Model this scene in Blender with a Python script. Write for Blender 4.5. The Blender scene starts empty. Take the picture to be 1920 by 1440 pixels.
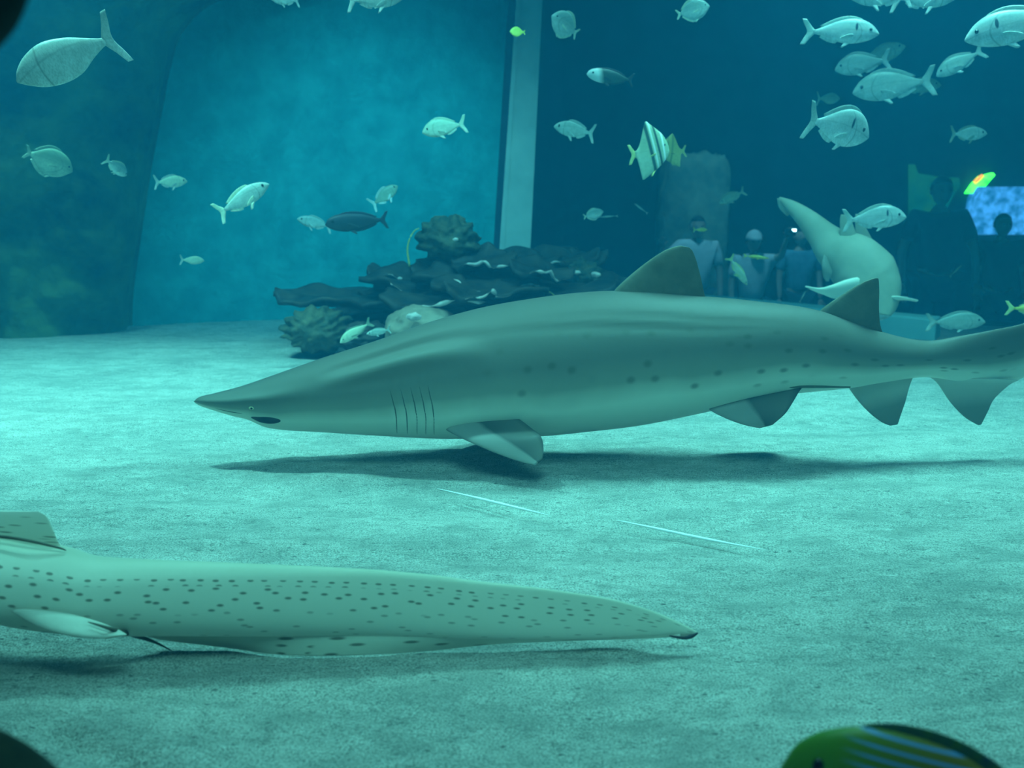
import bpy, bmesh, math, random
from mathutils import Vector, Matrix, Euler, noise
random.seed(7)
S = bpy.context.scene
COL = S.collection
PI = math.pi

# ------------------------------------------------------------------ camera
F = 2000.0                      # focal length in pixels of the 1920 frame
TH = math.atan(370/2000)        # pitch down
CAM = Vector((0, 0, 1.0))
cd = bpy.data.cameras.new('camera'); cam = bpy.data.objects.new('camera', cd); COL.objects.link(cam)
cam.location = CAM; cam.rotation_euler = (PI/2 - TH, 0, 0)
cd.sensor_width = 36; cd.lens = 36*F/1920; cd.clip_start = 0.02; cd.clip_end = 100
cd.dof.use_dof = True; cd.dof.focus_distance = 3.4; cd.dof.aperture_fstop = 3.4
S.camera = cam

# ------------------------------------------------------------------ world, colour management
w = bpy.data.worlds.new('world'); S.world = w; w.use_nodes = True
w.node_tree.nodes['Background'].inputs[0].default_value = (0.0, 0.10, 0.16, 1)
w.node_tree.nodes['Background'].inputs[1].default_value = 0.35
S.view_settings.view_transform = 'Standard'; S.view_settings.look = 'None'
S.view_settings.exposure = 0.2; S.view_settings.gamma = 1; S.view_settings.use_curve_mapping = False
S.cycles.use_denoising = True
S.cycles.max_bounces = 5; S.cycles.volume_bounces = 1; S.cycles.transparent_max_bounces = 8
S.cycles.diffuse_bounces = 2; S.cycles.glossy_bounces = 2
S.cycles.caustics_reflective = False; S.cycles.caustics_refractive = False
S.cycles.use_adaptive_sampling = True; S.cycles.adaptive_threshold = 0.03

# ------------------------------------------------------------------ lamps over the tank and added fills
def area(name, loc, target, size, power, color, sy=None):
    l = bpy.data.lights.new(name, 'AREA'); l.shape = 'RECTANGLE' if sy else 'DISK'; l.size = size
    if sy: l.size_y = sy
    l.energy = power; l.color = color
    o = bpy.data.objects.new(name, l); COL.objects.link(o); o.location = loc
    d = Vector(target) - Vector(loc); o.rotation_euler = d.to_track_quat('-Z', 'Y').to_euler()
    return o
def spot(name, loc, target, size, power, color, angle, blend):
    l = bpy.data.lights.new(name, 'SPOT'); l.shadow_soft_size = size; l.energy = power; l.color = color
    l.spot_size = math.radians(angle); l.spot_blend = blend
    o = bpy.data.objects.new(name, l); COL.objects.link(o); o.location = loc
    d = Vector(target) - Vector(loc); o.rotation_euler = d.to_track_quat('-Z', 'Y').to_euler()
    return o
LC = (0.31, 1.0, 0.92)
spot('lamp_over_shark', (-2.1, 4.2, 4.6), (-1.3, 4.45, 0), 0.14, 1350, LC, 70, 1.0)
spot('lamp_far_left', (-2.9, 5.2, 4.6), (-2.8, 5.2, 0), 0.3, 1950, LC, 64, 1.0)
area('lamp_far_right', (2.0, 5.0, 4.6), (1.7, 4.3, 0), 1.6, 118, LC).data.spread = math.radians(80)
area('fill_near', (0.0, 0.4, 3.9), (0.0, 3.3, 0.0), 2.0, 33, LC).data.spread = math.radians(80)  # added front fill that brightens the spotted shark and near sand
area('fill_middle', (0.4, 4.3, 4.5), (0.4, 4.3, 0), 4.0, 36, LC, 2.0).data.spread = math.radians(110)  # added broad soft fill that lifts the shadows
spot('lamp_back_wall', (-0.1, 5.0, 3.4), (-1.0, 8.5, 0.3), 0.3, 720, (0.2, 0.9, 1.0), 54, 1.0)

# ------------------------------------------------------------------ helpers
def ray(px, py):
    f = Vector((0, math.cos(TH), -math.sin(TH))); u = Vector((0, math.sin(TH), math.cos(TH)))
    return f + Vector((1, 0, 0))*((px-960)/F) + u*((720-py)/F)
def P(px, py, Y):
    d = ray(px, py); return CAM + d*(Y/d.y)
def G(px, py, z=0.0):
    d = ray(px, py); return CAM + d*((z-1.0)/d.z)
def lerp(a, b, t): return a + (b-a)*t
def table(tb, x):
    if x <= tb[0][0]: return tb[0][1]
    for i in range(len(tb)-1):
        x0, y0 = tb[i]; x1, y1 = tb[i+1]
        if x <= x1:
            t = (x-x0)/(x1-x0)
            m0 = (y1-y0)/(x1-x0) if i == 0 else (y1-tb[i-1][1])/(x1-tb[i-1][0])
            m1 = (y1-y0)/(x1-x0) if i+2 >= len(tb) else (tb[i+2][1]-y0)/(tb[i+2][0]-x0)
            h = x1-x0; t2 = t*t; t3 = t2*t
            return (2*t3-3*t2+1)*y0 + (t3-2*t2+t)*h*m0 + (-2*t3+3*t2)*y1 + (t3-t2)*h*m1
    return tb[-1][1]
def cat(pts, s):                      # Catmull-Rom through vectors, s in 0..1
    n = len(pts)-1; f = min(max(s, 0), 1)*n; i = min(int(f), n-1); t = f-i
    p1, p2 = pts[i], pts[i+1]; p0 = pts[i-1] if i > 0 else p1*2-p2; p3 = pts[i+2] if i+2 <= n else p2*2-p1
    return 0.5*((2*p1) + (p2-p0)*t + (2*p0-5*p1+4*p2-p3)*t*t + (3*p1-p0-3*p2+p3)*t*t*t)

def tag(o, label=None, cat_=None, group=None, kind=None):
    if label: o['label'] = label
    if cat_: o['category'] = cat_
    if group: o['group'] = group
    if kind: o['kind'] = kind
    return o
def link(name, me, mat, parent=None, smooth=True):
    o = bpy.data.objects.new(name, me); COL.objects.link(o)
    if mat is not None: me.materials.append(mat)
    if smooth:
        for p in me.polygons: p.use_smooth = True
    if parent: o.parent = parent
    return o
def mesh(name, vs, fs, mat, parent=None, smooth=True, uvs=None):
    me = bpy.data.meshes.new(name); me.from_pydata([tuple(v) for v in vs], [], fs); me.update()
    if uvs:
        l = me.uv_layers.new(name='uv')
        for lp in me.loops: l.data[lp.index].uv = uvs[lp.vertex_index]
    return link(name, me, mat, parent, smooth)
def empty(name, loc=(0, 0, 0), rot=(0, 0, 0)):
    o = bpy.data.objects.new(name, None); COL.objects.link(o); o.location = loc; o.rotation_euler = rot
    o.empty_display_size = 0.1; return o
def copy_tree(o, parent=None):
    c = o.copy(); COL.objects.link(c)
    if parent: c.parent = parent
    for ch in list(o.children): copy_tree(ch, c)
    return c
def rings(rs, cap=True, uv=None):
    """verts/faces of a loft through a list of closed rings"""
    n = len(rs[0]); vs = [v for r in rs for v in r]; fs = []; uvs = []
    for i in range(len(rs)-1):
        for j in range(n):
            k = (j+1) % n
            fs.append((i*n+j, i*n+k, (i+1)*n+k, (i+1)*n+j))
    if cap:
        fs.append(tuple(range(n-1, -1, -1))); fs.append(tuple((len(rs)-1)*n+j for j in range(n)))
    return vs, fs
def tube(name, pts, radii, mat, parent=None, n=10, sub=4, flat=1.0, flatdir=None):
    m = (len(pts)-1)*sub; rs = []
    for i in range(m+1):
        s = i/m; c = cat(pts, s); d = (cat(pts, min(s+.01, 1))-cat(pts, max(s-.01, 0))).normalized()
        up = flatdir or (Vector((0, 0, 1)) if abs(d.z) < .9 else Vector((1, 0, 0)))
        a = d.cross(up).normalized(); b = a.cross(d).normalized()
        f = s*(len(radii)-1); k = min(int(f), len(radii)-2); r = lerp(radii[k], radii[k+1], f-k)
        rs.append([c + a*(math.cos(2*PI*j/n)*r) + b*(math.sin(2*PI*j/n)*r*flat) for j in range(n)])
    vs, fs = rings(rs); return mesh(name, vs, fs, mat, parent)
def foil(name, secs, mat, parent=None, rows=14, n=9, tdir=None, wob=0.0):
    """a fin: secs = [(leading point, trailing point, half thickness)] from root to tip"""
    L = [s[0] for s in secs]; T = [s[1] for s in secs]; H = [Vector((s[2], 0, 0)) for s in secs]
    rs = []; uvs = []
    for i in range(rows+1):
        s = i/rows; le = cat(L, s); te = cat(T, s); h = max(cat(H, s).x, 0.0004)
        sp = (cat(L, min(s+.02, 1))+cat(T, min(s+.02, 1))-cat(L, max(s-.02, 0))-cat(T, max(s-.02, 0)))
        nd = tdir or (te-le).cross(sp)
        nd = nd.normalized() if nd.length > 1e-9 else Vector((0, 1, 0))
        ring = []
        for side in (1, -1):
            for j in range(n):
                c = j/(n-1) if side > 0 else 1-j/(n-1)
                if side < 0 and j == n-1: c = 0.0
                c2 = 0.5-0.5*math.cos(PI*c)
                t = 2.2*math.sqrt(max(c2, 0))*(1-c2)*(1-0.2*c2) + 0.06
                ring.append(lerp(le, te, c2) + nd*(side*h*t) + nd*(wob*math.sin(c2*5+s*4)))
                uvs.append((c2, s))
        rs.append(ring)
    vs, fs = rings(rs); return mesh(name, vs, fs, mat, parent, uvs=uvs)
def ball(name, c, r, mat, parent=None, scale=(1, 1, 1), seg=16):
    bm = bmesh.new(); bmesh.ops.create_uvsphere(bm, u_segments=seg, v_segments=seg//2+2, radius=1)
    for v in bm.verts: v.co = Vector((v.co.x*scale[0]*r, v.co.y*scale[1]*r, v.co.z*scale[2]*r)) + Vector(c)
    me = bpy.data.meshes.new(name); bm.to_mesh(me); bm.free(); return link(name, me, mat, parent)
def box(name, c, size, mat, parent=None, bevel=0.0, rot=None):
    bm = bmesh.new(); bmesh.ops.create_cube(bm, size=1)
    for v in bm.verts: v.co = Vector((v.co.x*size[0], v.co.y*size[1], v.co.z*size[2]))
    if bevel: bmesh.ops.bevel(bm, geom=bm.edges[:], offset=bevel, segments=2, affect='EDGES')
    me = bpy.data.meshes.new(name); bm.to_mesh(me); bm.free()
    if rot: me.transform(Euler(rot).to_matrix().to_4x4())
    me.transform(Matrix.Translation(Vector(c)))
    return link(name, me, mat, parent, smooth=False)
def prism(name, poly, z0, z1, mat, parent=None):
    n = len(poly); vs = [(x, y, z0) for x, y in poly] + [(x, y, z1) for x, y in poly]
    fs = [(j, (j+1) % n, n+(j+1) % n, n+j) for j in range(n)] + [tuple(range(n-1, -1, -1)), tuple(range(n, 2*n))]
    return mesh(name, vs, fs, mat, parent, smooth=False)

# ------------------------------------------------------------------ materials
class NT:
    def __init__(s, name):
        s.m = bpy.data.materials.new(name); s.m.use_nodes = True; s.t = s.m.node_tree; s.t.nodes.clear()
        s.out = s.n('ShaderNodeOutputMaterial')
    def n(s, typ, **kw):
        o = s.t.nodes.new(typ)
        for k, v in kw.items():
            if k.startswith('i_'):
                key = k[2:]; o.inputs[int(key) if key.isdigit() else key.replace('_', ' ')].default_value = v
            else: setattr(o, k, v)
        return o
    def l(s, a, b): s.t.links.new(a, b)
    def ramp(s, fac, stops, interp='LINEAR'):
        r = s.n('ShaderNodeValToRGB'); r.color_ramp.interpolation = interp; e = r.color_ramp.elements
        while len(e) < len(stops): e.new(0.5)
        for k, (p, c) in enumerate(stops):
            e[k].position = p; e[k].color = (c, c, c, 1) if not hasattr(c, '__len__') else (*c, 1)
        s.l(fac, r.inputs[0]); return r.outputs[0]
    def mix(s, f, a, b, mode='MIX'):
        m = s.n('ShaderNodeMix', data_type='RGBA', blend_type=mode)
        for sock, v in ((m.inputs[0], f), (m.inputs[6], a), (m.inputs[7], b)):
            if hasattr(v, 'links') or isinstance(v, bpy.types.NodeSocket): s.l(v, sock)
            elif hasattr(v, '__len__'): sock.default_value = (*v, 1)
            else: sock.default_value = v
        return m.outputs[2]
    def math(s, op, a, b=0.0):
        m = s.n('ShaderNodeMath', operation=op)
        for i, v in enumerate((a, b)):
            if isinstance(v, bpy.types.NodeSocket): s.l(v, m.inputs[i])
            else: m.inputs[i].default_value = v
        return m.outputs[0]
    def noise(s, vec, scale, detail=4, rough=0.6):
        t = s.n('ShaderNodeTexNoise', i_Scale=scale, i_Detail=detail, i_Roughness=rough)
        if vec is not None: s.l(vec, t.inputs['Vector'])
        return t.outputs['Fac']
    def bsdf(s, color, rough=0.6, spec=0.3, bump=None, strength=0.3, dist=0.01, metal=0.0):
        b = s.n('ShaderNodeBsdfPrincipled'); b.inputs['Roughness'].default_value = rough
        b.inputs['Specular IOR Level'].default_value = spec; b.inputs['Metallic'].default_value = metal
        if isinstance(color, bpy.types.NodeSocket): s.l(color, b.inputs['Base Color'])
        else: b.inputs['Base Color'].default_value = (*color, 1)
        if bump is not None:
            q = s.n('ShaderNodeBump', i_Strength=strength, i_Distance=dist); s.l(bump, q.inputs['Height']); s.l(q.outputs[0], b.inputs['Normal'])
        s.l(b.outputs[0], s.out.inputs['Surface']); return b
def two(name, c1, c2, scale=8, rough=0.7, spec=0.25, bump=0.3, dist=0.01, coord='Object'):
    m = NT(name); tc = m.n('ShaderNodeTexCoord'); f = m.noise(tc.outputs[coord], scale)
    m.bsdf(m.mix(m.ramp(f, [(0.35, 0.0), (0.65, 1.0)]), c1, c2), rough, spec, f, bump, dist); return m.m
def emit(name, c1, c2, scale, strength):
    m = NT(name); tc = m.n('ShaderNodeTexCoord'); f = m.noise(tc.outputs['Object'], scale, 3)
    e = m.n('ShaderNodeEmission', i_Strength=strength); m.l(m.mix(m.ramp(f, [(0.38, 0.0), (0.62, 1.0)]), c1, c2), e.inputs[0])
    m.l(e.outputs[0], m.out.inputs['Surface']); return m.m

def mat_sand():
    m = NT('white_coral_sand'); tc = m.n('ShaderNodeTexCoord'); o = tc.outputs['Object']
    mp = m.n('ShaderNodeMapping', i_Scale=(0.75, 1.35, 1)); m.l(o, mp.inputs[0])
    big = m.noise(mp.outputs[0], 2.2, 4, 0.6); mid = m.noise(mp.outputs[0], 22, 6, 0.7); fine = m.noise(o, 210, 3, 0.75)
    c = m.mix(m.ramp(big, [(0.3, 0.0), (0.7, 1.0)]), (0.46, 0.50, 0.45), (0.78, 0.78, 0.70))
    c = m.mix(m.ramp(mid, [(0.32, 0.5), (0.50, 0.0)]), c, (0.18, 0.22, 0.20))
    c = m.mix(m.ramp(mid, [(0.54, 0.0), (0.74, 0.7)]), c, (0.92, 0.90, 0.82))
    c = m.mix(m.ramp(fine, [(0.38, 0.8), (0.50, 0.0)]), c, (0.13, 0.15, 0.14))
    c = m.mix(m.ramp(fine, [(0.53, 0.0), (0.64, 0.6)]), c, (0.95, 0.95, 0.90))
    dr2 = m.noise(mp.outputs[0], 6.5, 3, 0.55)
    c = m.mix(m.ramp(dr2, [(0.36, 0.45), (0.52, 0.0)]), c, (0.30, 0.34, 0.31))
    gr = m.n('ShaderNodeTexVoronoi', i_Scale=34.0, i_Randomness=1.0); m.l(mp.outputs[0], gr.inputs['Vector'])
    c = m.mix(m.math('MULTIPLY', m.ramp(gr.outputs['Distance'], [(0.10, 1.0), (0.22, 0.0)]), m.ramp(gr.outputs['Color'], [(0.62, 0.0), (0.70, 0.75)])), c, (0.07, 0.09, 0.09))
    h = m.math('ADD', m.math('MULTIPLY', mid, 1.0), m.math('MULTIPLY', fine, 0.22))
    m.bsdf(c, 0.9, 0.1, h, 1.0, 0.035); return m.m
def mat_shark():
    m = NT('grey_shark_skin'); uv = m.n('ShaderNodeUVMap', uv_map='uv'); sx = m.n('ShaderNodeSeparateXYZ'); m.l(uv.outputs[0], sx.inputs[0])
    tc = m.n('ShaderNodeTexCoord'); n1 = m.noise(tc.outputs['Object'], 3.0, 3); n2 = m.noise(tc.outputs['Object'], 60, 3)
    v = m.math('ADD', sx.outputs[1], m.math('MULTIPLY', m.math('SUBTRACT', n1, 0.5), 0.10))
    c = m.ramp(v, [(0.0, (0.085, 0.09, 0.08)), (0.22, (0.12, 0.13, 0.11)), (0.45, (0.155, 0.175, 0.15)), (0.55, (0.24, 0.26, 0.21)), (0.66, (0.62, 0.64, 0.53)), (1.0, (0.80, 0.80, 0.70))])
    mp = m.n('ShaderNodeMapping', i_Scale=(1.7, 8.0, 1)); m.l(uv.outputs[0], mp.inputs[0])
    vo = m.n('ShaderNodeTexVoronoi', i_Scale=1.0, i_Randomness=1.0, voronoi_dimensions='2D'); m.l(mp.outputs[0], vo.inputs['Vector'])
    sp = m.ramp(vo.outputs['Distance'], [(0.06, 1.0), (0.18, 0.0)])
    keep = m.ramp(m.n('ShaderNodeSeparateColor').outputs[0] if False else vo.outputs['Color'], [(0.35, 0.0), (0.5, 1.0)])
    zone = m.ramp(sx.outputs[1], [(0.30, 0.0), (0.36, 1.0), (0.66, 1.0), (0.72, 0.0)])
    zx = m.ramp(m.math('DIVIDE', sx.outputs[0], 20.0), [(0.44, 0.0), (0.50, 1.0)])
    f = m.math('MULTIPLY', m.math('MULTIPLY', m.math('MULTIPLY', sp, keep), m.math('MULTIPLY', zone, zx)), 0.65)
    c = m.mix(f, c, (0.09, 0.10, 0.07))
    m.bsdf(c, 0.55, 0.15, n2, 0.12, 0.003); return m.m
def mat_zebra():
    m = NT('spotted_zebra_shark_skin'); uv = m.n('ShaderNodeUVMap', uv_map='uv'); sx = m.n('ShaderNodeSeparateXYZ'); m.l(uv.outputs[0], sx.inputs[0])
    tc = m.n('ShaderNodeTexCoord'); n1 = m.noise(tc.outputs['Object'], 5, 3); n2 = m.noise(tc.outputs['Object'], 90, 3)
    c = m.ramp(m.math('ADD', sx.outputs[1], m.math('MULTIPLY', m.math('SUBTRACT', n1, .5), .15)), [(0.0, (0.50, 0.51, 0.40)), (0.25, (0.66, 0.67, 0.55)), (0.6, (0.78, 0.79, 0.66)), (1.0, (0.85, 0.85, 0.74))])
    f = None
    for sc, rnd, lo, hi, z in (((3.4, 16, 1), 0.3, 0.15, 0.25, [(0.245, 0.0), (0.255, 1.0), (0.31, 1.0), (0.318, 0.0)]),
                               ((2.3, 12, 1), 0.8, 0.09, 0.19, [(0.32, 0.0), (0.33, 1.0), (0.52, 1.0), (0.58, 0.0)]),
                               ((1.5, 8, 1), 1.0, 0.06, 0.13, [(0.54, 0.0), (0.58, 0.7), (0.9, 0.5), (0.96, 0.0)])):
        mp = m.n('ShaderNodeMapping', i_Scale=sc); m.l(uv.outputs[0], mp.inputs[0])
        vo = m.n('ShaderNodeTexVoronoi', i_Scale=1.0, i_Randomness=rnd, voronoi_dimensions='2D'); m.l(mp.outputs[0], vo.inputs['Vector'])
        g = m.math('MULTIPLY', m.ramp(vo.outputs['Distance'], [(lo, 1.0), (hi, 0.0)]), m.ramp(sx.outputs[1], z))
        f = g if f is None else m.math('MAXIMUM', f, g)
    c = m.mix(m.math('MULTIPLY', f, 0.8), c, (0.08, 0.09, 0.06))
    m.bsdf(c, 0.55, 0.3, n2, 0.12, 0.003); return m.m
def mat_fish(name, back, belly, rough=0.35, spot=None, stripes=None, metal=0.0):
    """object space: x = head, z = up, unit length fish"""
    m = NT(name); tc = m.n('ShaderNodeTexCoord'); s = m.n('ShaderNodeSeparateXYZ'); m.l(tc.outputs['Object'], s.inputs[0])
    n1 = m.noise(tc.outputs['Object'], 14, 3)
    z = m.math('ADD', m.math('MULTIPLY', s.outputs[2], 3.0), 0.5)
    c = m.mix(m.ramp(z, [(0.25, 0.0), (0.85, 1.0)]), belly, back)
    c = m.mix(m.math('MULTIPLY', m.ramp(n1, [(0.4, 0.0), (0.6, 1.0)]), 0.25), c, tuple(x*0.6 for x in back))
    gx = m.math('ABSOLUTE', m.math('SUBTRACT', m.math('ADD', s.outputs[0], m.math('MULTIPLY', m.math('MULTIPLY', s.outputs[2], s.outputs[2]), 4.0)), 0.27))
    c = m.mix(m.math('MULTIPLY', m.ramp(gx, [(0.003, 1.0), (0.012, 0.0)]), 0.55), c, tuple(x*0.35 for x in back))
    ll = m.math('ABSOLUTE', m.math('SUBTRACT', m.math('ADD', s.outputs[2], m.math('MULTIPLY', m.math('MULTIPLY', s.outputs[0], s.outputs[0]), 0.25)), 0.045))
    c = m.mix(m.math('MULTIPLY', m.ramp(ll, [(0.002, 1.0), (0.008, 0.0)]), 0.35), c, tuple(x*0.5 for x in back))
    c = m.mix(m.math('MULTIPLY', m.ramp(m.noise(tc.outputs['Object'], 70, 1), [(0.42, 1.0), (0.55, 0.0)]), 0.25), c, tuple(x*0.5 for x in back))
    if spot:      # dark mark at (x, z, radius x, radius z)
        dx = m.math('DIVIDE', m.math('SUBTRACT', s.outputs[0], spot[0]), spot[2]); dz = m.math('DIVIDE', m.math('SUBTRACT', s.outputs[2], spot[1]), spot[3])
        r = m.math('ADD', m.math('MULTIPLY', dx, dx), m.math('MULTIPLY', dz, dz))
        c = m.mix(m.ramp(r, [(0.5, 1.0), (1.0, 0.0)]), c, (0.02, 0.03, 0.05))
    if stripes:   # [(x centre, slope, half width, colour)]
        for (x0, sl, hw, colr) in stripes:
            d = m.math('ABSOLUTE', m.math('SUBTRACT', m.math('SUBTRACT', s.outputs[0], x0), m.math('MULTIPLY', s.outputs[2], sl)))
            c = m.mix(m.ramp(m.math('DIVIDE', d, hw), [(0.5, 1.0), (1.0, 0.0)]), c, colr)
    m.bsdf(c, rough, 0.5, n1, 0.1, 0.01, metal); return m.m

M = dict(
    sand=mat_sand(), shark=mat_shark(), zebra=mat_zebra(),
    bluewall=two('blue_painted_tank_wall', (0.04, 0.54, 0.62), (0.08, 0.80, 0.86), 5.0, 0.8, 0.15, 0.5, 0.05),
    rock=two('dark_green_rock', (0.004, 0.02, 0.015), (0.10, 0.17, 0.06), 2.0, 0.9, 0.1, 1.0, 0.1),
    concrete=two('pale_concrete', (0.55, 0.56, 0.50), (0.68, 0.68, 0.60), 4, 0.8, 0.2, 0.1),
    rubber=two('dark_sealant', (0.01, 0.02, 0.03), (0.02, 0.03, 0.05), 10, 0.7),
    blackrock=two('black_rock', (0.006, 0.010, 0.006), (0.02, 0.035, 0.02), 14, 0.9),
    darkfin=two('dark_grey_fin_skin', (0.10, 0.11, 0.08), (0.14, 0.15, 0.11), 12, 0.55),
    palefin=two('grey_green_fin_skin', (0.20, 0.22, 0.18), (0.26, 0.28, 0.23), 8, 0.55),
    paleunder=two('pale_fin_underside', (0.45, 0.46, 0.40), (0.55, 0.56, 0.48), 10, 0.55),
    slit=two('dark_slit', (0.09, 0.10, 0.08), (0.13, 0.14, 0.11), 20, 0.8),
    mouth=two('dark_mouth', (0.012, 0.02, 0.03), (0.03, 0.04, 0.05), 20, 0.6),
    eye=two('black_eye', (0.005, 0.005, 0.008), (0.01, 0.01, 0.015), 10, 0.1, 0.6, 0),
    shkeye=two('pale_green_iris', (0.42, 0.45, 0.25), (0.55, 0.55, 0.35), 30, 0.2, 0.5, 0),
    bgshark=two('sandy_grey_shark_skin', (0.34, 0.35, 0.26), (0.46, 0.46, 0.36), 4, 0.6),
    bgpale=two('pale_shark_belly', (0.85, 0.84, 0.72), (0.92, 0.90, 0.80), 4, 0.6),
    coral=two('dark_plate_coral', (0.012, 0.018, 0.02), (0.05, 0.045, 0.035), 9, 0.6, 0.3, 0.5, 0.02),
    coral2=two('green_brown_coral', (0.025, 0.045, 0.03), (0.11, 0.11, 0.06), 12, 0.7, 0.3, 0.5, 0.02),
    rim=two('rim_highlight_and_shell', (0.55, 0.46, 0.43), (0.9, 0.8, 0.75), 10, 0.5),
    boulder=two('tan_boulder', (0.26, 0.20, 0.15), (0.42, 0.34, 0.26), 9, 0.85, 0.2, 0.4, 0.02),
    whip=two('yellow_green_sea_whip', (0.45, 0.45, 0.12), (0.6, 0.6, 0.2), 20, 0.6),
    ledge=two('pale_ledge_paint', (0.30, 0.60, 0.62), (0.36, 0.66, 0.68), 3, 0.7),
    white_streak=two('white_light_streak', (0.95, 0.95, 0.95), (1, 1, 1), 20, 0.3),
    dark=two('dark_gallery_paint', (0.02, 0.035, 0.045), (0.03, 0.05, 0.06), 3, 0.9),
    stone=two('hazy_stone_block', (0.14, 0.22, 0.16), (0.30, 0.38, 0.26), 4, 0.9, 0.1, 0.5, 0.04),
    skin=two('skin', (0.55, 0.36, 0.27), (0.62, 0.42, 0.32), 20, 0.6),
    hair=two('dark_hair', (0.02, 0.015, 0.012), (0.04, 0.03, 0.02), 40, 0.6),
    white=two('white_cotton', (0.80, 0.80, 0.80), (0.9, 0.9, 0.9), 20, 0.9),
    blue=two('blue_cotton', (0.12, 0.30, 0.42), (0.16, 0.36, 0.50), 20, 0.9),
    black=two('black_cotton', (0.012, 0.018, 0.022), (0.02, 0.03, 0.035), 20, 0.9),
    trousers=two('dark_trousers', (0.03, 0.05, 0.08), (0.05, 0.07, 0.1), 20, 0.9),
    gadget=two('black_plastic', (0.02, 0.02, 0.02), (0.03, 0.03, 0.03), 20, 0.4),
    flash=emit('camera_light', (0.6, 1, 1), (0.8, 1, 1), 2, 14.0),
    greenlight=emit('green_glowing_lamp', (0.06, 1.6, 0.05), (0.25, 2.8, 0.10), 9, 2.3),
    redlight=emit('orange_glow', (2.4, 0.5, 0.03), (2.0, 0.8, 0.05), 9, 1.5),
    greenpanel=emit('green_lit_panel', (0.01, 0.26, 0.16), (0.05, 0.42, 0.12), 4, 0.32),
    bluepanel=emit('blue_lit_coral_tank', (0.02, 0.18, 0.45), (0.14, 0.55, 1.3), 9, 1.0),
    yellowfin=two('yellow_fin', (0.55, 0.62, 0.22), (0.68, 0.72, 0.30), 20, 0.5),
)
def uvfin(name, axis, stops):
    m = NT(name); uv = m.n('ShaderNodeUVMap', uv_map='uv'); sx = m.n('ShaderNodeSeparateXYZ'); m.l(uv.outputs[0], sx.inputs[0])
    tc = m.n('ShaderNodeTexCoord'); n1 = m.noise(tc.outputs['Object'], 9, 3)
    m.bsdf(m.ramp(m.math('ADD', sx.outputs[axis], m.math('MULTIPLY', m.math('SUBTRACT', n1, .5), .12)), stops), 0.5, 0.35); return m.m
M['pecfin'] = uvfin('two_toned_fin_skin', 0, [(0.0, (0.24, 0.25, 0.22)), (0.38, (0.20, 0.215, 0.19)), (0.46, (0.05, 0.06, 0.05)), (0.9, (0.10, 0.11, 0.09)), (1.0, (0.05, 0.06, 0.05))])
M['fadefin'] = uvfin('fin_skin_pale_at_root', 1, [(0.0, (0.58, 0.58, 0.50)), (0.25, (0.42, 0.43, 0.37)), (0.5, (0.19, 0.21, 0.18)), (1.0, (0.15, 0.17, 0.14))])
M['silver'] = mat_fish('silver_bream', (0.34, 0.42, 0.41), (0.86, 0.90, 0.88), 0.35, spot=(0.20, 0.075, 0.020, 0.055))
M['pale'] = mat_fish('pale_silver_fish', (0.32, 0.42, 0.38), (0.72, 0.80, 0.74), 0.4)
M['greenish'] = mat_fish('green_grey_fish', (0.17, 0.25, 0.17), (0.40, 0.48, 0.35), 0.5)
M['darkfish'] = mat_fish('dark_surgeonfish', (0.015, 0.03, 0.05), (0.03, 0.05, 0.06), 0.5)
M['yellowish'] = mat_fish('yellowish_fish', (0.52, 0.60, 0.42), (0.90, 0.92, 0.72), 0.5)
M['yellow'] = mat_fish('yellow_fish', (0.60, 0.58, 0.05), (0.85, 0.75, 0.10), 0.5)
dk = (0.05, 0.09, 0.08)
M['bat'] = mat_fish('striped_batfish', (0.50, 0.62, 0.42), (0.55, 0.68, 0.50), 0.5, stripes=[(0.06, -0.18, 0.05, dk), (0.25, -0.18, 0.035, dk), (0.36, -0.1, 0.03, (0.95, 1, 0.95)), (0.15, -0.18, 0.03, (0.9, 0.98, 0.9))])
M['batyellow'] = mat_fish('yellow_batfish', (0.38, 0.42, 0.12), (0.48, 0.50, 0.18), 0.5, stripes=[(0.1, -0.18, 0.05, (0.2, 0.24, 0.08)), (0.28, -0.18, 0.04, (0.2, 0.24, 0.08))])
M['face'] = mat_fish('pale_faced_dark_fish', (0.03, 0.06, 0.06), (0.05, 0.09, 0.07), 0.5, stripes=[(0.40, 0.3, 0.24, (0.8, 0.85, 0.85))])

# ------------------------------------------------------------------ tank plan
A0 = G(0, 622); A1 = G(960, 582); B0 = G(1006, 556); B1 = G(1920, 614)
dl = (A1-A0).normalized(); L0 = A0 - dl*2.2
dr = (B1-B0).normalized(); R1 = B1 + dr*2.2
ZT = 4.2
# water: one homogeneous body that fills the tank, camera included (it shoots through the near pane)
wpoly = [(L0.x-.0, -0.8), (R1.x, -0.8), (R1.x, R1.y-0.02), (B0.x, B0.y-0.02), (A1.x, A1.y+0.0), (L0.x, L0.y)]
wm = NT('blue_green_water')
sc_ = wm.n('ShaderNodeVolumeScatter', i_Color=(0.03, 0.55, 1.0, 1), i_Density=0.040, i_Anisotropy=0.3)
ab_ = wm.n('ShaderNodeVolumeAbsorption', i_Color=(0.60, 0.84, 0.90, 1), i_Density=0.26)
ad_ = wm.n('ShaderNodeAddShader'); wm.l(sc_.outputs[0], ad_.inputs[0]); wm.l(ab_.outputs[0], ad_.inputs[1]); wm.l(ad_.outputs[0], wm.out.inputs['Volume'])
wm.m.cycles.homogeneous_volume = True
water = prism('water', wpoly, -0.25, ZT, wm.m); tag(water, kind='structure')

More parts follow.
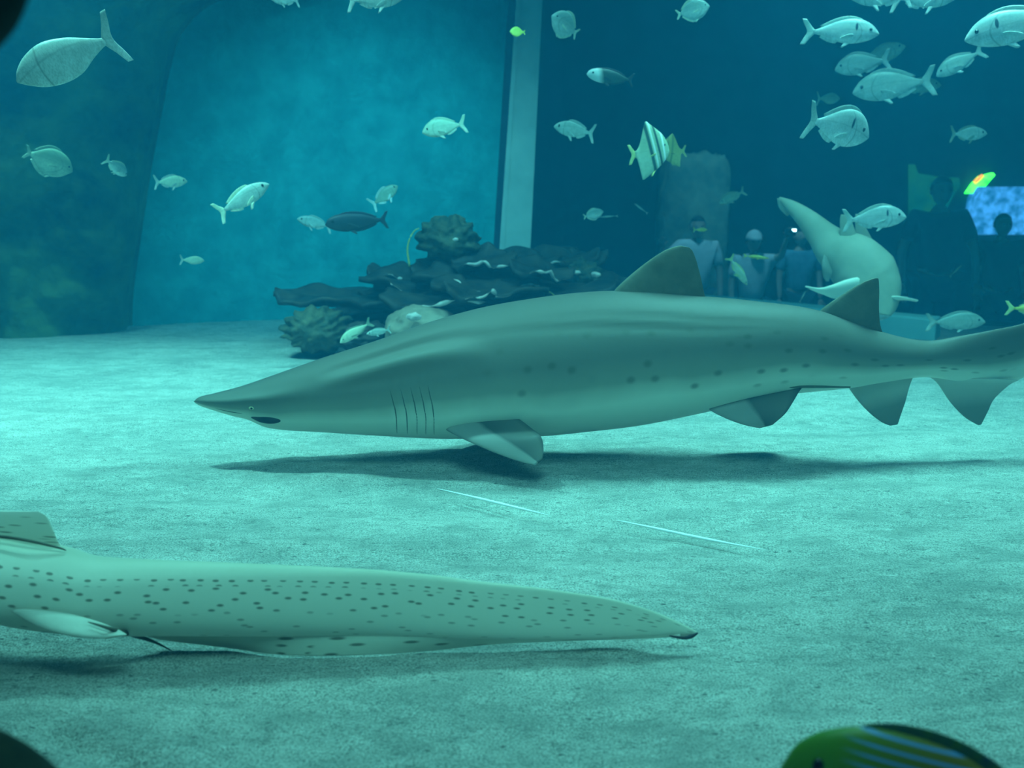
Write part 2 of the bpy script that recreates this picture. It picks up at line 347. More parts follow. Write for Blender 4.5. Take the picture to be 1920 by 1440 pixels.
# sand floor -----------------------------------------------------------
FA, FB = G(70, 1352), G(250, 1436)
def sand_h(x, y):
    v = Vector((x*0.5, y*1.3, 0))
    h = 0.020*noise.noise(v*1.1) + 0.010*noise.noise(v*3.7+Vector((5, 2, 0)))
    if y < 5: h += 0.011*noise.noise(Vector((x*2.6, y*6, 1.0))) + 0.0045*noise.noise(Vector((x*9, y*17, 4.0)))
    ex, ey = FB.x-FA.x, FB.y-FA.y; L2 = ex*ex+ey*ey; t = ((x-FA.x)*ex+(y-FA.y)*ey)/L2   # furrow shaped in to stand for a shadow stripe, near left
    if -0.1 < t < 1.4:
        e = abs((x-FA.x)*ey-(y-FA.y)*ex)/math.sqrt(L2); h -= 0.030*math.exp(-(e/0.024)**2)*min(1, (t+.1)*4)
    return h
def sand():
    ys = []; y = -0.8
    while y < 11.2:
        ys.append(y); y += 0.018 if 1.3 < y < 3.2 else (0.03 if 0.9 < y < 5 else 0.08)
    xs = []; x = -6.4
    while x < 6.8: xs.append(x); x += 0.022 if abs(x) < 1.6 else 0.05
    vs = []; fs = []; nx = len(xs)
    for yy in ys:
        for xx in xs: vs.append((xx, yy, sand_h(xx, yy)))
    for j in range(len(ys)-1):
        for i in range(nx-1): fs.append((j*nx+i, j*nx+i+1, (j+1)*nx+i+1, (j+1)*nx+i))
    # keep only what lies inside the tank plan
    def inside(a):
        x, y = a[0], a[1]; c = False; n = len(wpoly)
        for i in range(n):
            x1, y1 = wpoly[i]; x2, y2 = wpoly[i-1]
            if (y1 > y) != (y2 > y) and x < (x2-x1)*(y-y1)/(y2-y1)+x1: c = not c
        return c
    fs = [f for f in fs if inside(vs[f[0]]) or inside(vs[f[2]])]
    used = sorted({i for f in fs for i in f}); mp = {k: i for i, k in enumerate(used)}
    o = mesh('floor', [vs[k] for k in used], [tuple(mp[i] for i in f) for f in fs], M['sand']); tag(o, kind='structure')
sand()

# walls ----------------------------------------------------------------
def wallseg(name, a, b, mat, z0=-0.3, z1=4.6, th=0.25, side=1):
    a = Vector((a[0], a[1], 0)); b = Vector((b[0], b[1], 0)); d = (b-a).normalized(); nrm = Vector((-d.y, d.x, 0))*side*th
    o = prism(name, [(a.x, a.y), (b.x, b.y), (b.x+nrm.x, b.y+nrm.y), (a.x+nrm.x, a.y+nrm.y)], z0, z1, mat)
    return tag(o, kind='structure')
wallseg('wall_back', L0, A1, M['bluewall'])
wallseg('wall_left', (L0.x, -0.8), L0, M['rock'], side=1)
wallseg('wall_right', (R1.x, -0.8), (R1.x, R1.y), M['dark'], side=-1)

# pillar at the corner of the blue wall and the window (leans a little, as its curved edge does in the photo)
def slab(name, x0t, x1t, x0b, x1b, Y, dep, mat, kind='structure'):
    pts = [P(x0b, 500, Y), P(x1b, 500, Y), P(x1t, 0, Y), P(x0t, 0, Y)]
    def ext(lo, hi, z): t = (z-lo.z)/(hi.z-lo.z); return lo+(hi-lo)*t
    q = [ext(pts[0], pts[3], -0.2), ext(pts[1], pts[2], -0.2), ext(pts[1], pts[2], 4.6), ext(pts[0], pts[3], 4.6)]
    vs = q + [v+Vector((0, dep, 0)) for v in q]
    o = mesh(name, vs, [(0, 1, 2, 3), (5, 4, 7, 6), (1, 5, 6, 2), (4, 0, 3, 7), (3, 2, 6, 7), (4, 5, 1, 0)], mat, smooth=False)
    return tag(o, kind=kind)
YP = A1.y-0.06
slab('trim_1', 974, 1017, 940, 993, YP, 0.8, M['concrete'])
slab('trim_2', 953, 974, 923, 942, YP-0.004, 0.06, M['rubber'])
slab('trim_3', 968, 976, 934, 943, YP-0.03, 0.05, M['concrete'])

# viewing window and its low ledge
gm = NT('window_acrylic'); tr = gm.n('ShaderNodeBsdfTransparent', i_Color=(0.90, 0.97, 1, 1)); gl = gm.n('ShaderNodeBsdfGlossy', i_Roughness=0.02)
fr = gm.n('ShaderNodeFresnel', i_IOR=1.12); mx = gm.n('ShaderNodeMixShader'); gm.l(fr.outputs[0], mx.inputs[0]); gm.l(tr.outputs[0], mx.inputs[1]); gm.l(gl.outputs[0], mx.inputs[2]); gm.l(mx.outputs[0], gm.out.inputs['Surface'])
wn = Vector((-dr.y, dr.x, 0))
BS = B0 + dr*0.25
prism('window_1', [(BS.x, BS.y+.01), (R1.x, R1.y+.01), (R1.x+wn.x*.06, R1.y+wn.y*.06), (BS.x+wn.x*.06, BS.y+wn.y*.06)], 0.0, 4.4, gm.m); tag(bpy.data.objects['window_1'], kind='structure')
wallseg('wall_far', BS, R1, M['dark'], z0=-1.2, z1=0.0, th=0.3)
# low curb in front of the window
def curb():
    a = P(1180, 545, 8.1); b = P(1756, 599, 7.0); n = Vector((-(b-a).y, (b-a).x, 0)).normalized()*0.22
    vs = []
    for p in (a, b, b+n, a+n): vs.append((p.x, p.y, -0.1))
    for p in (a, b, b+n, a+n): vs.append((p.x, p.y, (a.z if p in (a, a+n) else b.z)))
    o = mesh('window_curb', vs, [(0, 1, 5, 4), (1, 2, 6, 5), (2, 3, 7, 6), (3, 0, 4, 7), (4, 5, 6, 7), (3, 2, 1, 0)], M['ledge'], smooth=False)
    bv = o.modifiers.new('bevel', 'BEVEL'); bv.width = 0.012; bv.segments = 2
    tag(o, 'low pale blue curb on the sand in front of the viewing window', 'curb')
curb()

# dark rock face and overhang on the left
def rockface():
    edge = [(0.0, 248), (0.12, 250), (0.25, 262), (0.45, 283), (0.62, 305), (0.74, 322), (0.84, 350), (0.92, 430), (1.0, 700)]
    nz, nx = 90, 120; vs = []; fs = []; 
    for j in range(nz+1):
        v = j/nz; py = lerp(640, -60, v); pe = table(edge, v)
        for i in range(nx+1):
            u = i/nx; px = lerp(-560, pe, u)
            # distance of the wall plane behind this pixel column
            d = ray(px, py); t = ((A0-CAM).x*dl.y-(A0-CAM).y*dl.x)/(d.x*dl.y-d.y*dl.x); base = CAM+d*t
            k = 1-abs(2*max(u-0.5, 0)); rim = math.sqrt(max(0, 1-max(0, (u-0.80)/0.20)**2))
            bulge = (0.30 + 0.30*v) * rim + 0.10
            q = Vector((base.x*1.1, base.z*1.3, 3.0)); nn = noise.noise(q*1.2)*0.22 + noise.noise(q*3.1)*0.10 + noise.noise(q*8)*0.04
            t2 = t*(1-(bulge+nn*rim)/max(base.y, 1)); p = CAM+d*t2
            if u > 0.985: p = base + (p-base)*0.05
            if j == 0: p.z = -0.1
            vs.append(p)
    for j in range(nz):
        for i in range(nx): a = j*(nx+1)+i; fs.append((a, a+1, a+nx+2, a+nx+1))
    o = mesh('rock_face', vs, fs, M['rock'])
    so = o.modifiers.new('solid', 'SOLIDIFY'); so.thickness = 0.05; so.offset = -1
    tag(o, 'dark green rock face arching over the left end of the blue wall', 'rock')
rockface()

# rim of the near window the camera looks through
def rim(name, pts, r, label):
    o = tube(name, pts, r, M['blackrock'], n=24, sub=10)
    for v in o.data.vertices: v.co += v.normal*noise.noise(v.co*18)*0.006
    tag(o, label, 'rock')
rim('dark_rock', [P(-420, 1300, 1.00), P(-60, 1470, 0.95), P(60, 1545, 0.92), P(240, 1640, 0.90)], [0.055, 0.054, 0.052, 0.05], 'nearly black rock edge cutting the lower left corner of the view')
rim('dark_rock', [P(-360, 150, 0.9), P(-120, 20, 0.9), P(-35, -90, 0.9), P(60, -230, 0.9)], [0.05, 0.048, 0.046, 0.05], 'nearly black rock edge cutting the upper left corner of the view')

# ------------------------------------------------------------------ the big shark
class Loft:
    def __init__(s, top, bot, wid, Y, x0, x1, n=220, nv=56, expo=2.0, flat=None, disp=None):
        s.top, s.bot, s.wid, s.Y, s.x0, s.x1, s.expo, s.disp = top, bot, wid, Y, x0, x1, expo, disp
        s.n, s.nv = n, nv
    def yat(s, px): return s.Y(px) if callable(s.Y) else s.Y
    def pt(s, px, a, off=0.0):
        Y = s.yat(px); T = P(px, table(s.top, px), Y); B = P(px, table(s.bot, px), Y); c = (T+B)/2; V = (T-B)/2; W = table(s.wid, px)
        ca, sa = math.cos(a), math.sin(a); e = 2/s.expo
        cc = math.copysign(abs(ca)**e, ca); ss = math.copysign(abs(sa)**e, sa)
        k = 1.0
        r = Vector((0, -ss*W, 0)) + V*cc
        p = c + r
        dd = off + (s.disp(px, a) if s.disp else 0)
        if dd: p += r.normalized()*dd
        return p
    def build(s, name, mat, parent, uscale=100.0):
        st = []
        for i in range(s.n+1):
            t = i/s.n; t = t*t*0.12+t*0.88 if False else t; st.append(lerp(s.x0, s.x1, t))
        st[1:1] = [lerp(s.x0, st[1], q) for q in (0.08, 0.25, 0.55)]
        vs = []; uv = []; fs = []
        nv = s.nv
        for px in st:
            for j in range(nv+1):
                a = 2*PI*j/nv; vs.append(s.pt(px, a)); uv.append((px/uscale, 1-abs(1-a/PI)))
        for i in range(len(st)-1):
            for j in range(nv):
                q = i*(nv+1)+j; fs.append((q, q+1, q+nv+2, q+nv+1))
        fs.append(tuple(range(nv, -1, -1))); k = (len(st)-1)*(nv+1); fs.append(tuple(k+j for j in range(nv+1)))
        o = mesh(name, vs, fs, mat, parent, uvs=uv)
        bm = bmesh.new(); bm.from_mesh(o.data); bmesh.ops.remove_doubles(bm, verts=bm.verts, dist=1e-5); bmesh.ops.recalc_face_normals(bm, faces=bm.faces); bm.to_mesh(o.data); bm.free()
        return o
    def strip(s, name, pa, mat, parent, width, lift=0.002, n=16):
        """thin spindle lying on the flank: pa = [(px, angle)]"""
        pts = [Vector((p, a*100, 0)) for p, a in pa]; rs = []
        for i in range(n+1):
            t = i/n; q = cat(pts, t); wpx = width*math.sin(PI*min(max(t, .02), .98))**0.6
            c = s.pt(q.x, q.y/100, lift*0.3); l = s.pt(q.x-wpx, q.y/100, lift*0.2); r = s.pt(q.x+wpx, q.y/100, lift*0.2); u = s.pt(q.x, q.y/100, lift); d = s.pt(q.x, q.y/100, -lift*2)
            rs.append([l, u, r, d])
        vs, fs = rings(rs); return mesh(name, vs, fs, mat, parent)

YS = 3.80
def shark_y(px):            # slight swimming curve: the tail swings away from the camera
    return YS + 0.00 + (0.10*((px-1300)/600)**2 if px > 1300 else 0.0)
st_top = [(364, 752), (372, 745), (400, 738), (450, 725), (500, 708), (600, 673), (700, 641), (800, 606), (900, 578), (1000, 560), (1100, 548), (1200, 546), (1322, 556), (1400, 563), (1530, 581), (1650, 621), (1735, 639), (1800, 630), (1860, 619), (1920, 606), (2050, 560), (2180, 505), (2260, 470)]
st_bot = [(364, 754), (372, 759), (400, 768), (440, 779), (470, 786), (500, 799), (540, 805), (600, 808), (700, 814), (840, 820), (1015, 815), (1100, 807), (1200, 795), (1320, 771), (1400, 752), (1480, 738), (1590, 727), (1650, 717), (1735, 707), (1800, 716), (1860, 722), (1920, 708), (2050, 650), (2180, 560), (2260, 478)]
st_wid = [(364, .002), (375, .020), (400, .045), (450, .080), (500, .105), (600, .14), (750, .185), (900, .215), (1050, .225), (1200, .21), (1400, .165), (1550, .115), (1700, .065), (1760, .045), (1850, .025), (1950, .016), (2100, .010), (2260, .003)]
def gauss(x, c, w): return math.exp(-((x-c)/w)**2)
def shark_disp(px, a):
    a = 2*PI-a if a > PI else a
    d = 0.0
    for k, gx in enumerate((738, 757, 775, 791, 806)):
        ax = gx + 2 + 12*math.sin((a-1.2)*1.5)
        d -= 0.0060*gauss(px, ax, 4.5)*gauss(a, 1.95, 0.50)
    # jaw muscle ridge and the crease over it
    ridge = 1.02 + 0.22*((px-760)/200)**2
    if 600 < px < 930: d += 0.016*gauss(a, ridge, 0.16)*math.sin(PI*(px-600)/330) - 0.013*gauss(a, ridge-0.30, 0.14)*math.sin(PI*(px-600)/330)
    # brow over the eye
    d += 0.008*gauss(px, 500, 80)*gauss(a, 1.22, 0.2)
    # long flank crease
    if 850 < px < 1450: d -= 0.0055*gauss(a, 0.92+0.10*math.sin(px/170), 0.05)*math.sin(PI*(px-850)/600)
    if 950 < px < 1500: d -= 0.0035*gauss(a, 0.78+0.10*math.sin(px/190), 0.04)*math.sin(PI*(px-950)/550)
    return d
sk = Loft(st_top, st_bot, st_wid, shark_y, 364, 2260, n=480, nv=96, expo=2.05, disp=shark_disp)
sr = empty('shark'); sr.location = (0, 0, 0)
tag(sr, 'large grey shark with long snout gliding just above the white sand', 'shark')
body = sk.build('body', M['shark'], sr)
def pp(px, py, Y): return P(px, py, Y)
# dorsal fins
foil('dorsal_fin', [(P(1135, 565, YS), P(1328, 575, YS), .030), (P(1160, 536, YS), P(1320, 548, YS), .024), (P(1200, 501, YS), P(1312, 512, YS), .016), (P(1240, 473, YS), P(1304, 484, YS), .010), (P(1262, 463.5, YS), P(1298, 470, YS), .006), (P(1276, 460.5, YS), P(1292, 464, YS), .003)], M['darkfin'], sr, rows=24, n=14, tdir=Vector((0, 1, 0)))
Y2 = shark_y(1600)
foil('dorsal_fin', [(P(1520, 600, Y2), P(1662, 640, Y2), .022), (P(1545, 576, Y2), P(1651, 612, Y2), .018), (P(1580, 552, Y2), P(1648, 580, Y2), .011), (P(1612, 532, Y2), P(1648.5, 550, Y2), .007), (P(1632, 523.5, Y2), P(1648, 530, Y2), .004), (P(1641, 521, Y2), P(1647, 522, Y2), .002)], M['darkfin'], sr, rows=22, n=12, tdir=Vector((0, 1, 0)))
# pectoral fins: the near one sweeps down and back towards the camera, the far one mirrors it behind the body
foil('pectoral_fin', [(P(815, 792, 3.72), P(925, 766, 3.72), .026), (P(846, 811, 3.63), P(968, 783, 3.63), .020), (P(884, 830, 3.56), P(1000, 806, 3.56), .013), (P(928, 849, 3.52), P(1014, 818, 3.52), .009), (P(970, 864, 3.49), P(1019, 838, 3.50), .006), (P(1004, 873, 3.47), P(1017, 862, 3.48), .003)], M['pecfin'], sr, rows=26, n=16)
foil('pectoral_fin', [(P(822, 790, 3.90), P(962, 780, 3.90), .022), (P(850, 792, 4.0), P(982, 784, 4.0), .017), (P(900, 798, 4.10), P(1000, 790, 4.10), .010), (P(960, 802, 4.18), P(1008, 796, 4.18), .004)], M['darkfin'], sr, rows=16, n=10)
YP2 = shark_y(1400)
foil('pelvic_fin', [(P(1322, 752, YP2-.06), P(1512, 718, YP2-.05), .014), (P(1330, 768, YP2-.10), P(1500, 732, YP2-.09), .012), (P(1362, 785, YP2-.12), P(1488, 752, YP2-.12), .009), (P(1396, 797, YP2-.14), P(1472, 776, YP2-.14), .006), (P(1424, 803, YP2-.15), P(1448, 797, YP2-.15), .003)], M['pecfin'], sr, rows=18, n=14)
foil('pelvic_fin', [(P(1330, 750, YP2+.06), P(1500, 722, YP2+.06), .014), (P(1350, 762, YP2+.12), P(1490, 738, YP2+.12), .010), (P(1390, 776, YP2+.16), P(1478, 756, YP2+.16), .007), (P(1430, 786, YP2+.18), P(1455, 778, YP2+.18), .003)], M['darkfin'], sr, rows=16, n=10)
tube('clasper', [P(1425, 724, YP2-.085), P(1480, 721, YP2-.085), P(1540, 722, shark_y(1540)-.07), P(1594, 726, shark_y(1590)-.05)], [.012, .014, .011, .003], M['darkfin'], sr, n=10)
ya = shark_y(1650)
foil('anal_fin', [(P(1570, 690, ya), P(1722, 684, ya), .030), (P(1600, 740, ya), P(1706, 722, ya), .013), (P(1628, 772, ya), P(1698, 752, ya), .008), (P(1652, 791, ya), P(1689, 778, ya), .005), (P(1668, 798, ya), P(1683, 796, ya), .003)], M['fadefin'], sr, rows=18, n=12, tdir=Vector((0, 1, 0)))
yc = shark_y(1800)
foil('caudal_fin', [(P(1738, 704, yc), P(1912, 712, yc), .020), (P(1757, 718, yc), P(1892, 722, yc), .014), (P(1780, 752, yc), P(1864, 748, yc), .009), (P(1806, 780, yc), P(1853, 770, yc), .006), (P(1826, 793, yc), P(1845, 786, yc), .004), (P(1834, 797, yc), P(1840, 796, yc), .002)], M['fadefin'], sr, rows=22, n=12, tdir=Vector((0, 1, 0)))
# mouth, eye, gill slits
sk.strip('mouth', [(478, 2.10), (500, 2.13), (532, 2.10)], M['mouth'], sr, 6, 0.003) if False else None
def patch(name, px0, px1, a_of, h_of, mat, parent, lift=0.003, n=20, m=6):
    vs = []; fs = []
    for i in range(n+1):
        t = i/n; px = lerp(px0, px1, t); a = a_of(t); h = h_of(t)
        for j in range(m+1):
            q = -1+2*j/m; vs.append(sk.pt(px, a+h*q, lift*(1-q*q)*(math.sin(PI*t)*.9+.1) - 0.0005))
    for i in range(n):
        for j in range(m): k = i*(m+1)+j; fs.append((k, k+1, k+m+2, k+m+1))
    return mesh(name, vs, fs, mat, parent)
patch('mouth', 480, 538, lambda t: 2.14-0.06*t, lambda t: 0.19*math.sin(PI*min(max(t*0.9+.05, 0), 1))**.6, M['mouth'], sr, 0.004)
patch('mouth_crease', 400, 476, lambda t: 2.0+0.05*t, lambda t: 0.05*math.sin(PI*t)+.01, M['slit'], sr, 0.001)
ball('eye', sk.pt(484, 1.62, -0.004), 0.011, M['shkeye'], sr, (1.1, .8, .7)); 
ball('pupil', sk.pt(484, 1.62, 0.004), 0.004, M['eye'], sr, (1, .6, 1))
for k, gx in enumerate((738, 757, 775, 791, 806)):
    sk.strip('gill_slit', [(gx+4, 1.50), (gx+11, 1.80), (gx+14, 2.10), (gx+12, 2.55)], M['slit'], sr, 1.3, 0.0012)

# ------------------------------------------------------------------ zebra shark lying in front
YZ = 2.175
def zebra_y(px): return YZ - 0.02 + 0.03*(px/1300)
zt = [(-420, 985), (-200, 990), (0, 1008), (60, 1018), (122, 1031), (170, 1045), (250, 1050), (400, 1055), (660, 1066), (800, 1077), (900, 1090), (1000, 1101), (1080, 1112), (1150, 1124), (1220, 1144), (1270, 1165), (1300, 1180), (1309, 1187)]
zb = [(-420, 1150), (-200, 1150), (0, 1158), (60, 1172), (150, 1185), (230, 1189), (330, 1190), (500, 1192), (700, 1192), (850, 1196), (1000, 1200), (1100, 1199), (1180, 1196), (1240, 1192), (1285, 1194), (1309, 1189)]
zw = [(-420, .16), (-100, .13), (0, .115), (150, .085), (300, .060), (500, .040), (700, .026), (900, .018), (1100, .012), (1250, .008), (1300, .005), (1309, .002)]
zk = Loft(zt, zb, zw, zebra_y, -420, 1309, n=300, nv=64, expo=2.0)
zr = empty('zebra_shark'); tag(zr, 'pale dark-spotted shark resting on the sand in the foreground, long tail pointing right', 'shark')
zk.build('body', M['zebra'], zr)
foil('dorsal_fin', [(P(-150, 1020, YZ), P(128, 1040, YZ), .020), (P(-120, 998, YZ), P(110, 1018, YZ), .014), (P(-90, 975, YZ), P(99, 992, YZ), .009), (P(-70, 962, YZ), P(88, 969, YZ), .006), (P(-50, 957, YZ), P(72, 959, YZ), .003)], M['zebra'], zr, rows=18, n=12, tdir=Vector((0, 1, 0)))
# dark fold where the fin meets the back
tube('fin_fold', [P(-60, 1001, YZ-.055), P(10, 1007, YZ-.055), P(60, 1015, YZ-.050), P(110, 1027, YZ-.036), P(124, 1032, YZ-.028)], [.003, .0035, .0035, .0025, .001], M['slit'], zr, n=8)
# lower tail lobe lying out over the sand, and the pelvic/anal fins
def zl(px, py, z=0.012): return G(px, py, z)
def zb_(px, py): return P(px, py, zebra_y(px)-0.004)
foil('caudal_fin', [(zb_(250, 1180), zl(300, 1200, .02), .004), (zb_(380, 1180), zl(420, 1214, .005), .006), (zb_(520, 1180), zl(520, 1227, .003), .006), (zb_(680, 1180), zl(640, 1229, .003), .006), (zb_(820, 1182), zl(790, 1222, .003), .005), (zb_(950, 1186), zl(930, 1208, .012), .004), (zb_(1100, 1190), zl(1100, 1201, .014), .003), (zb_(1200, 1188), zl(1200, 1198, .02), .002), (zb_(1275, 1188), P(1275, 1194, zebra_y(1275)-.012), .001)], M['zebra'], zr, rows=40, n=9)
YF = YZ-0.125
foil('pelvic_fin', [(P(20, 1146, YF), P(130, 1150, YF+.02), .010), (P(50, 1164, YF-.01), P(180, 1164, YF+.01), .009), (P(85, 1180, YF-.02), P(214, 1177, YF), .008), (P(140, 1193, YF-.03), P(232, 1186, YF-.01), .006), (P(196, 1197, YF-.03), P(238, 1190, YF-.02), .003)], M['paleunder'], zr, rows=18, n=10)
tube('fin_edge', [P(165, 1166, YF-.01), P(215, 1181, YF-.01), zl(250, 1190, .05), zl(290, 1204, .025), zl(322, 1220, .01)], [.001, .005, .006, .003, .001], M['slit'], zr, n=8)
# ragged dark tip of the tail
tube('tail_tip', [P(1255, 1192, zebra_y(1280)-.014), P(1280, 1196, zebra_y(1290)-.014), P(1296, 1193, zebra_y(1296)-.010), P(1308, 1187, zebra_y(1309)-.004)], [.0015, .004, .005, .002], M['mouth'], zr, n=8)

# ------------------------------------------------------------------ fish
SPEC = {
 'bream': dict(top=[(.5, .0), (.47, .045), (.40, .115), (.28, .175), (.12, .19), (-.05, .15), (-.2, .085), (-.32, .035), (-.36, .028)],
               bot=[(.5, -.015), (.45, -.055), (.35, -.105), (.2, -.14), (.05, -.14), (-.1, -.105), (-.22, -.06), (-.32, -.03), (-.36, -.028)], w=.065,
               dors=(.30, -.24, .032), anal=(-.02, -.24, .03), fork=.17, tail=.16),
 'slim': dict(top=[(.5, .0), (.45, .04), (.33, .085), (.15, .11), (-.05, .09), (-.2, .055), (-.33, .022), (-.37, .018)],
               bot=[(.5, -.01), (.43, -.04), (.3, -.08), (.12, -.10), (-.05, -.09), (-.2, -.05), (-.33, -.022), (-.37, -.018)], w=.05,
               dors=(.2, -.25, .03), anal=(-.05, -.25, .025), fork=.13, tail=.14),
 'surgeon': dict(top=[(.5, -.02), (.46, .05), (.36, .105), (.2, .135), (.0, .125), (-.15, .09), (-.28, .04), (-.36, .022)],
               bot=[(.5, -.03), (.44, -.08), (.34, -.12), (.18, -.145), (.0, -.13), (-.15, -.09), (-.28, -.04), (-.36, -.022)], w=.06,
               dors=(.28, -.26, .022), anal=(.1, -.26, .022), fork=.13, tail=.11),
 'disc': dict(top=[(.5, .0), (.46, .09), (.36, .22), (.18, .31), (.0, .31), (-.15, .22), (-.28, .09), (-.34, .04)],
               bot=[(.5, -.02), (.44, -.09), (.32, -.22), (.15, -.30), (.0, -.30), (-.15, -.21), (-.28, -.09), (-.34, -.04)], w=.07,
               dors=(.2, -.28, .05), anal=(.1, -.28, .05), fork=.15, tail=.13),
 'bat': dict(top=[(.5, .03), (.47, .17), (.38, .36), (.22, .52), (.05, .66), (-.02, .70), (-.10, .50), (-.18, .25), (-.26, .10), (-.32, .07)],
               bot=[(.5, -.02), (.45, -.12), (.32, -.26), (.14, -.40), (-.02, -.50), (-.18, -.58), (-.22, -.52), (-.24, -.25), (-.28, -.10), (-.32, -.07)], w=.06,
               dors=None, anal=None, fork=.22, tail=.17),
}
PROTO = {}
def make_fish(kind, mat, finmat, name='fish', detail=True):
    s = SPEC[kind]; r = empty(name); xs0 = s['top'][-1][0]; n = 30; nv = 20; rs = []
    for i in range(n+1):
        t = i/n; t = t**1.5 if t < .5 else t; t = i/n
        u = 0.5-0.5*math.cos(PI*t*0.5)*1.0; x = lerp(.5, xs0, (1-math.cos(PI*t/2)))
        zt_, zb_ = table(sorted(s['top']), x), table(sorted(s['bot']), x); c = (zt_+zb_)/2; h = max((zt_-zb_)/2, .002)
        q = (0.5-x)/(0.5-xs0); wv = s['w']*(math.sin(PI*min(q, 1)**0.62)*0.92+0.10*q) + .002
        if i == 0: h *= .6; wv = .004
        rs.append([(x, math.sin(2*PI*j/nv)*wv, c+math.cos(2*PI*j/nv)*h) for j in range(nv)])
    vs, fs = rings(rs); mesh('body', vs, fs, mat, r)
    V = Vector; fk = s['fork']; tl = s['tail']; x0 = xs0+.03; zc = (s['top'][-1][1]+s['bot'][-1][1])/2
    foil('tail_fin', [(V((xs0-tl*.62, 0, zc-fk)), V((xs0-tl, 0, zc-fk*1.02)), .002), (V((xs0-tl*.25, 0, zc-fk*.55)), V((xs0-tl*.80, 0, zc-fk*.60)), .004), (V((x0, 0, zc)), V((xs0-tl*.50, 0, zc)), .010), (V((xs0-tl*.25, 0, zc+fk*.55)), V((xs0-tl*.80, 0, zc+fk*.60)), .004), (V((xs0-tl*.62, 0, zc+fk)), V((xs0-tl, 0, zc+fk*1.02)), .002)], finmat, r, rows=16, n=6, tdir=V((0, 1, 0)))
    if not detail: return r
    for key, tb, sg in (('dors', 'top', 1), ('anal', 'bot', -1)):
        if s[key]:
            a, b, h = s[key]; T = sorted(s[tb]); nm = 'dorsal_fin' if sg > 0 else 'anal_fin'; secs = []
            for k in range(7):
                u = k/6; x = lerp(a, b, u); zz = table(T, x); hh = h*(math.sin(PI*(0.12+0.8*u))**.5)*sg
                secs.append((V((x, 0, zz-sg*.02)), V((x-.035, 0, zz+hh)), .006 if 0 < k < 6 else .003))
            foil(nm, secs, finmat, r, rows=14, n=5, tdir=V((0, 1, 0)))
    for sd in (1, -1):
        yb = s['w']*.86*sd
        foil('pectoral_fin', [(V((.17, yb, -.02)), V((.15, yb, -.06)), .004), (V((.10, yb+sd*.03, -.03)), V((.07, yb+sd*.02, -.085)), .003), (V((.0, yb+sd*.05, -.07)), V((-.02, yb+sd*.05, -.095)), .002)], finmat, r, rows=6, n=5)
        foil('pelvic_fin', [(V((.14, sd*.02, table(sorted(s['bot']), .14)+.01)), V((.06, sd*.02, table(sorted(s['bot']), .06)+.01)), .004), (V((.05, sd*.04, table(sorted(s['bot']), .05)-.05)), V((.02, sd*.04, table(sorted(s['bot']), .02)-.055)), .002)], finmat, r, rows=5, n=5)
        tz = table(sorted(s['top']), .38); bz = table(sorted(s['bot']), .38)
        ball('eye', (.385, sd*s['w']*.70, lerp(bz, tz, .62)), .021, M['eye'], r, (1, .8, 1), seg=10)
    return r
def fish(kind, mat, fin, px, py, Y, L, roll=0, face=1, yaw=0, label='', cat_='fish', group=None, hscale=1.0, detail=True, pitch_y=0, name='fish'):
    """px,py centre; L nose-to-tail length in photo pixels; face 1 head right, -1 head left; roll deg (nose up positive)"""
    key = (kind, mat, fin, detail, name)
    if key not in PROTO: PROTO[key] = r = make_fish(kind, M[mat], M[fin], name, detail)
    else: r = copy_tree(PROTO[key])
    c = P(px, py, Y); d = ray(px, py); size = L*(Y/d.y)/F/max(math.cos(math.radians(yaw)), .2)
    r.location = c
    m = Euler((0, -math.radians(roll), 0)).to_matrix()
    if face < 0: m = Euler((0, math.radians(roll), 0)).to_matrix() @ Euler((0, 0, PI)).to_matrix()
    m = m @ Euler((math.radians(pitch_y), 0, math.radians(yaw))).to_matrix()
    m = Euler((0, 0, -math.atan2(d.x, d.y))).to_matrix() @ m
    r.rotation_euler = m.to_euler(); r.scale = (size, size, size*hscale)
    tag(r, label, cat_, group)
    for k in ('group',):
        if not group and k in r: del r[k]
    return r

fish('bream', 'silver', 'pale', 1571, 240, 5.0, 118, -16, 1, 8, 'deep silver bream with dark gill mark heading down right, beside the dark window', hscale=1.75)
fish('bream', 'silver', 'pale', 1576, 61, 5.6, 138, -3, 1, 5, 'slender silver bream with dark gill mark swimming level, near the top right', hscale=.98)
fish('bream', 'silver', 'pale', 1640, 410, 5.8, 112, 4, 1, 5, 'pale bream with dark gill mark passing in front of the distant shark', hscale=1.1)
fish('bream', 'silver', 'pale', 1912, 50, 5.0, 192, -12, -1, 5, 'large silver bream cut off by the right edge, high up')
fish('bream', 'pale', 'pale', 1800, 118, 6.2, 92, -30, -1, 10, 'small pale bream nosing down left below the large cut-off bream')
fish('bream', 'greenish', 'greenish', 1652, 106, 6.9, 92, 24, 1, 10, 'dim fish angled upward, behind the upper of the two overlapping pairs')
fish('bream', 'pale', 'pale', 1617, 121, 6.6, 100, -10, -1, 5, 'pale fish heading left, front one of the upper overlapping pair', hscale=1.15)
fish('bream', 'greenish', 'greenish', 1722, 163, 7.0, 80, 4, 1, 10, 'dim fish, rear one of the lower overlapping pair')
fish('bream', 'pale', 'pale', 1675, 162, 6.4, 146, -8, -1, 5, 'long pale green fish heading left, front one of the lower overlapping pair', hscale=1.1)
fish('slim', 'greenish', 'greenish', 1553, 185, 7.2, 42, 0, 1, 20, 'tiny dim fish just above the deep silver bream', detail=False, hscale=2.2)
fish('slim', 'pale', 'greenish', 1816, 251, 6.6, 64, 0, 1, 5, 'small pale fish alone above the green lamp, head right', hscale=1.85)
fish('slim', 'pale', 'pale', 1652, -6, 5.6, 110, 0, -1, 5, 'pale fish cut off by the top edge, left one of two touching bellies', hscale=1.5)
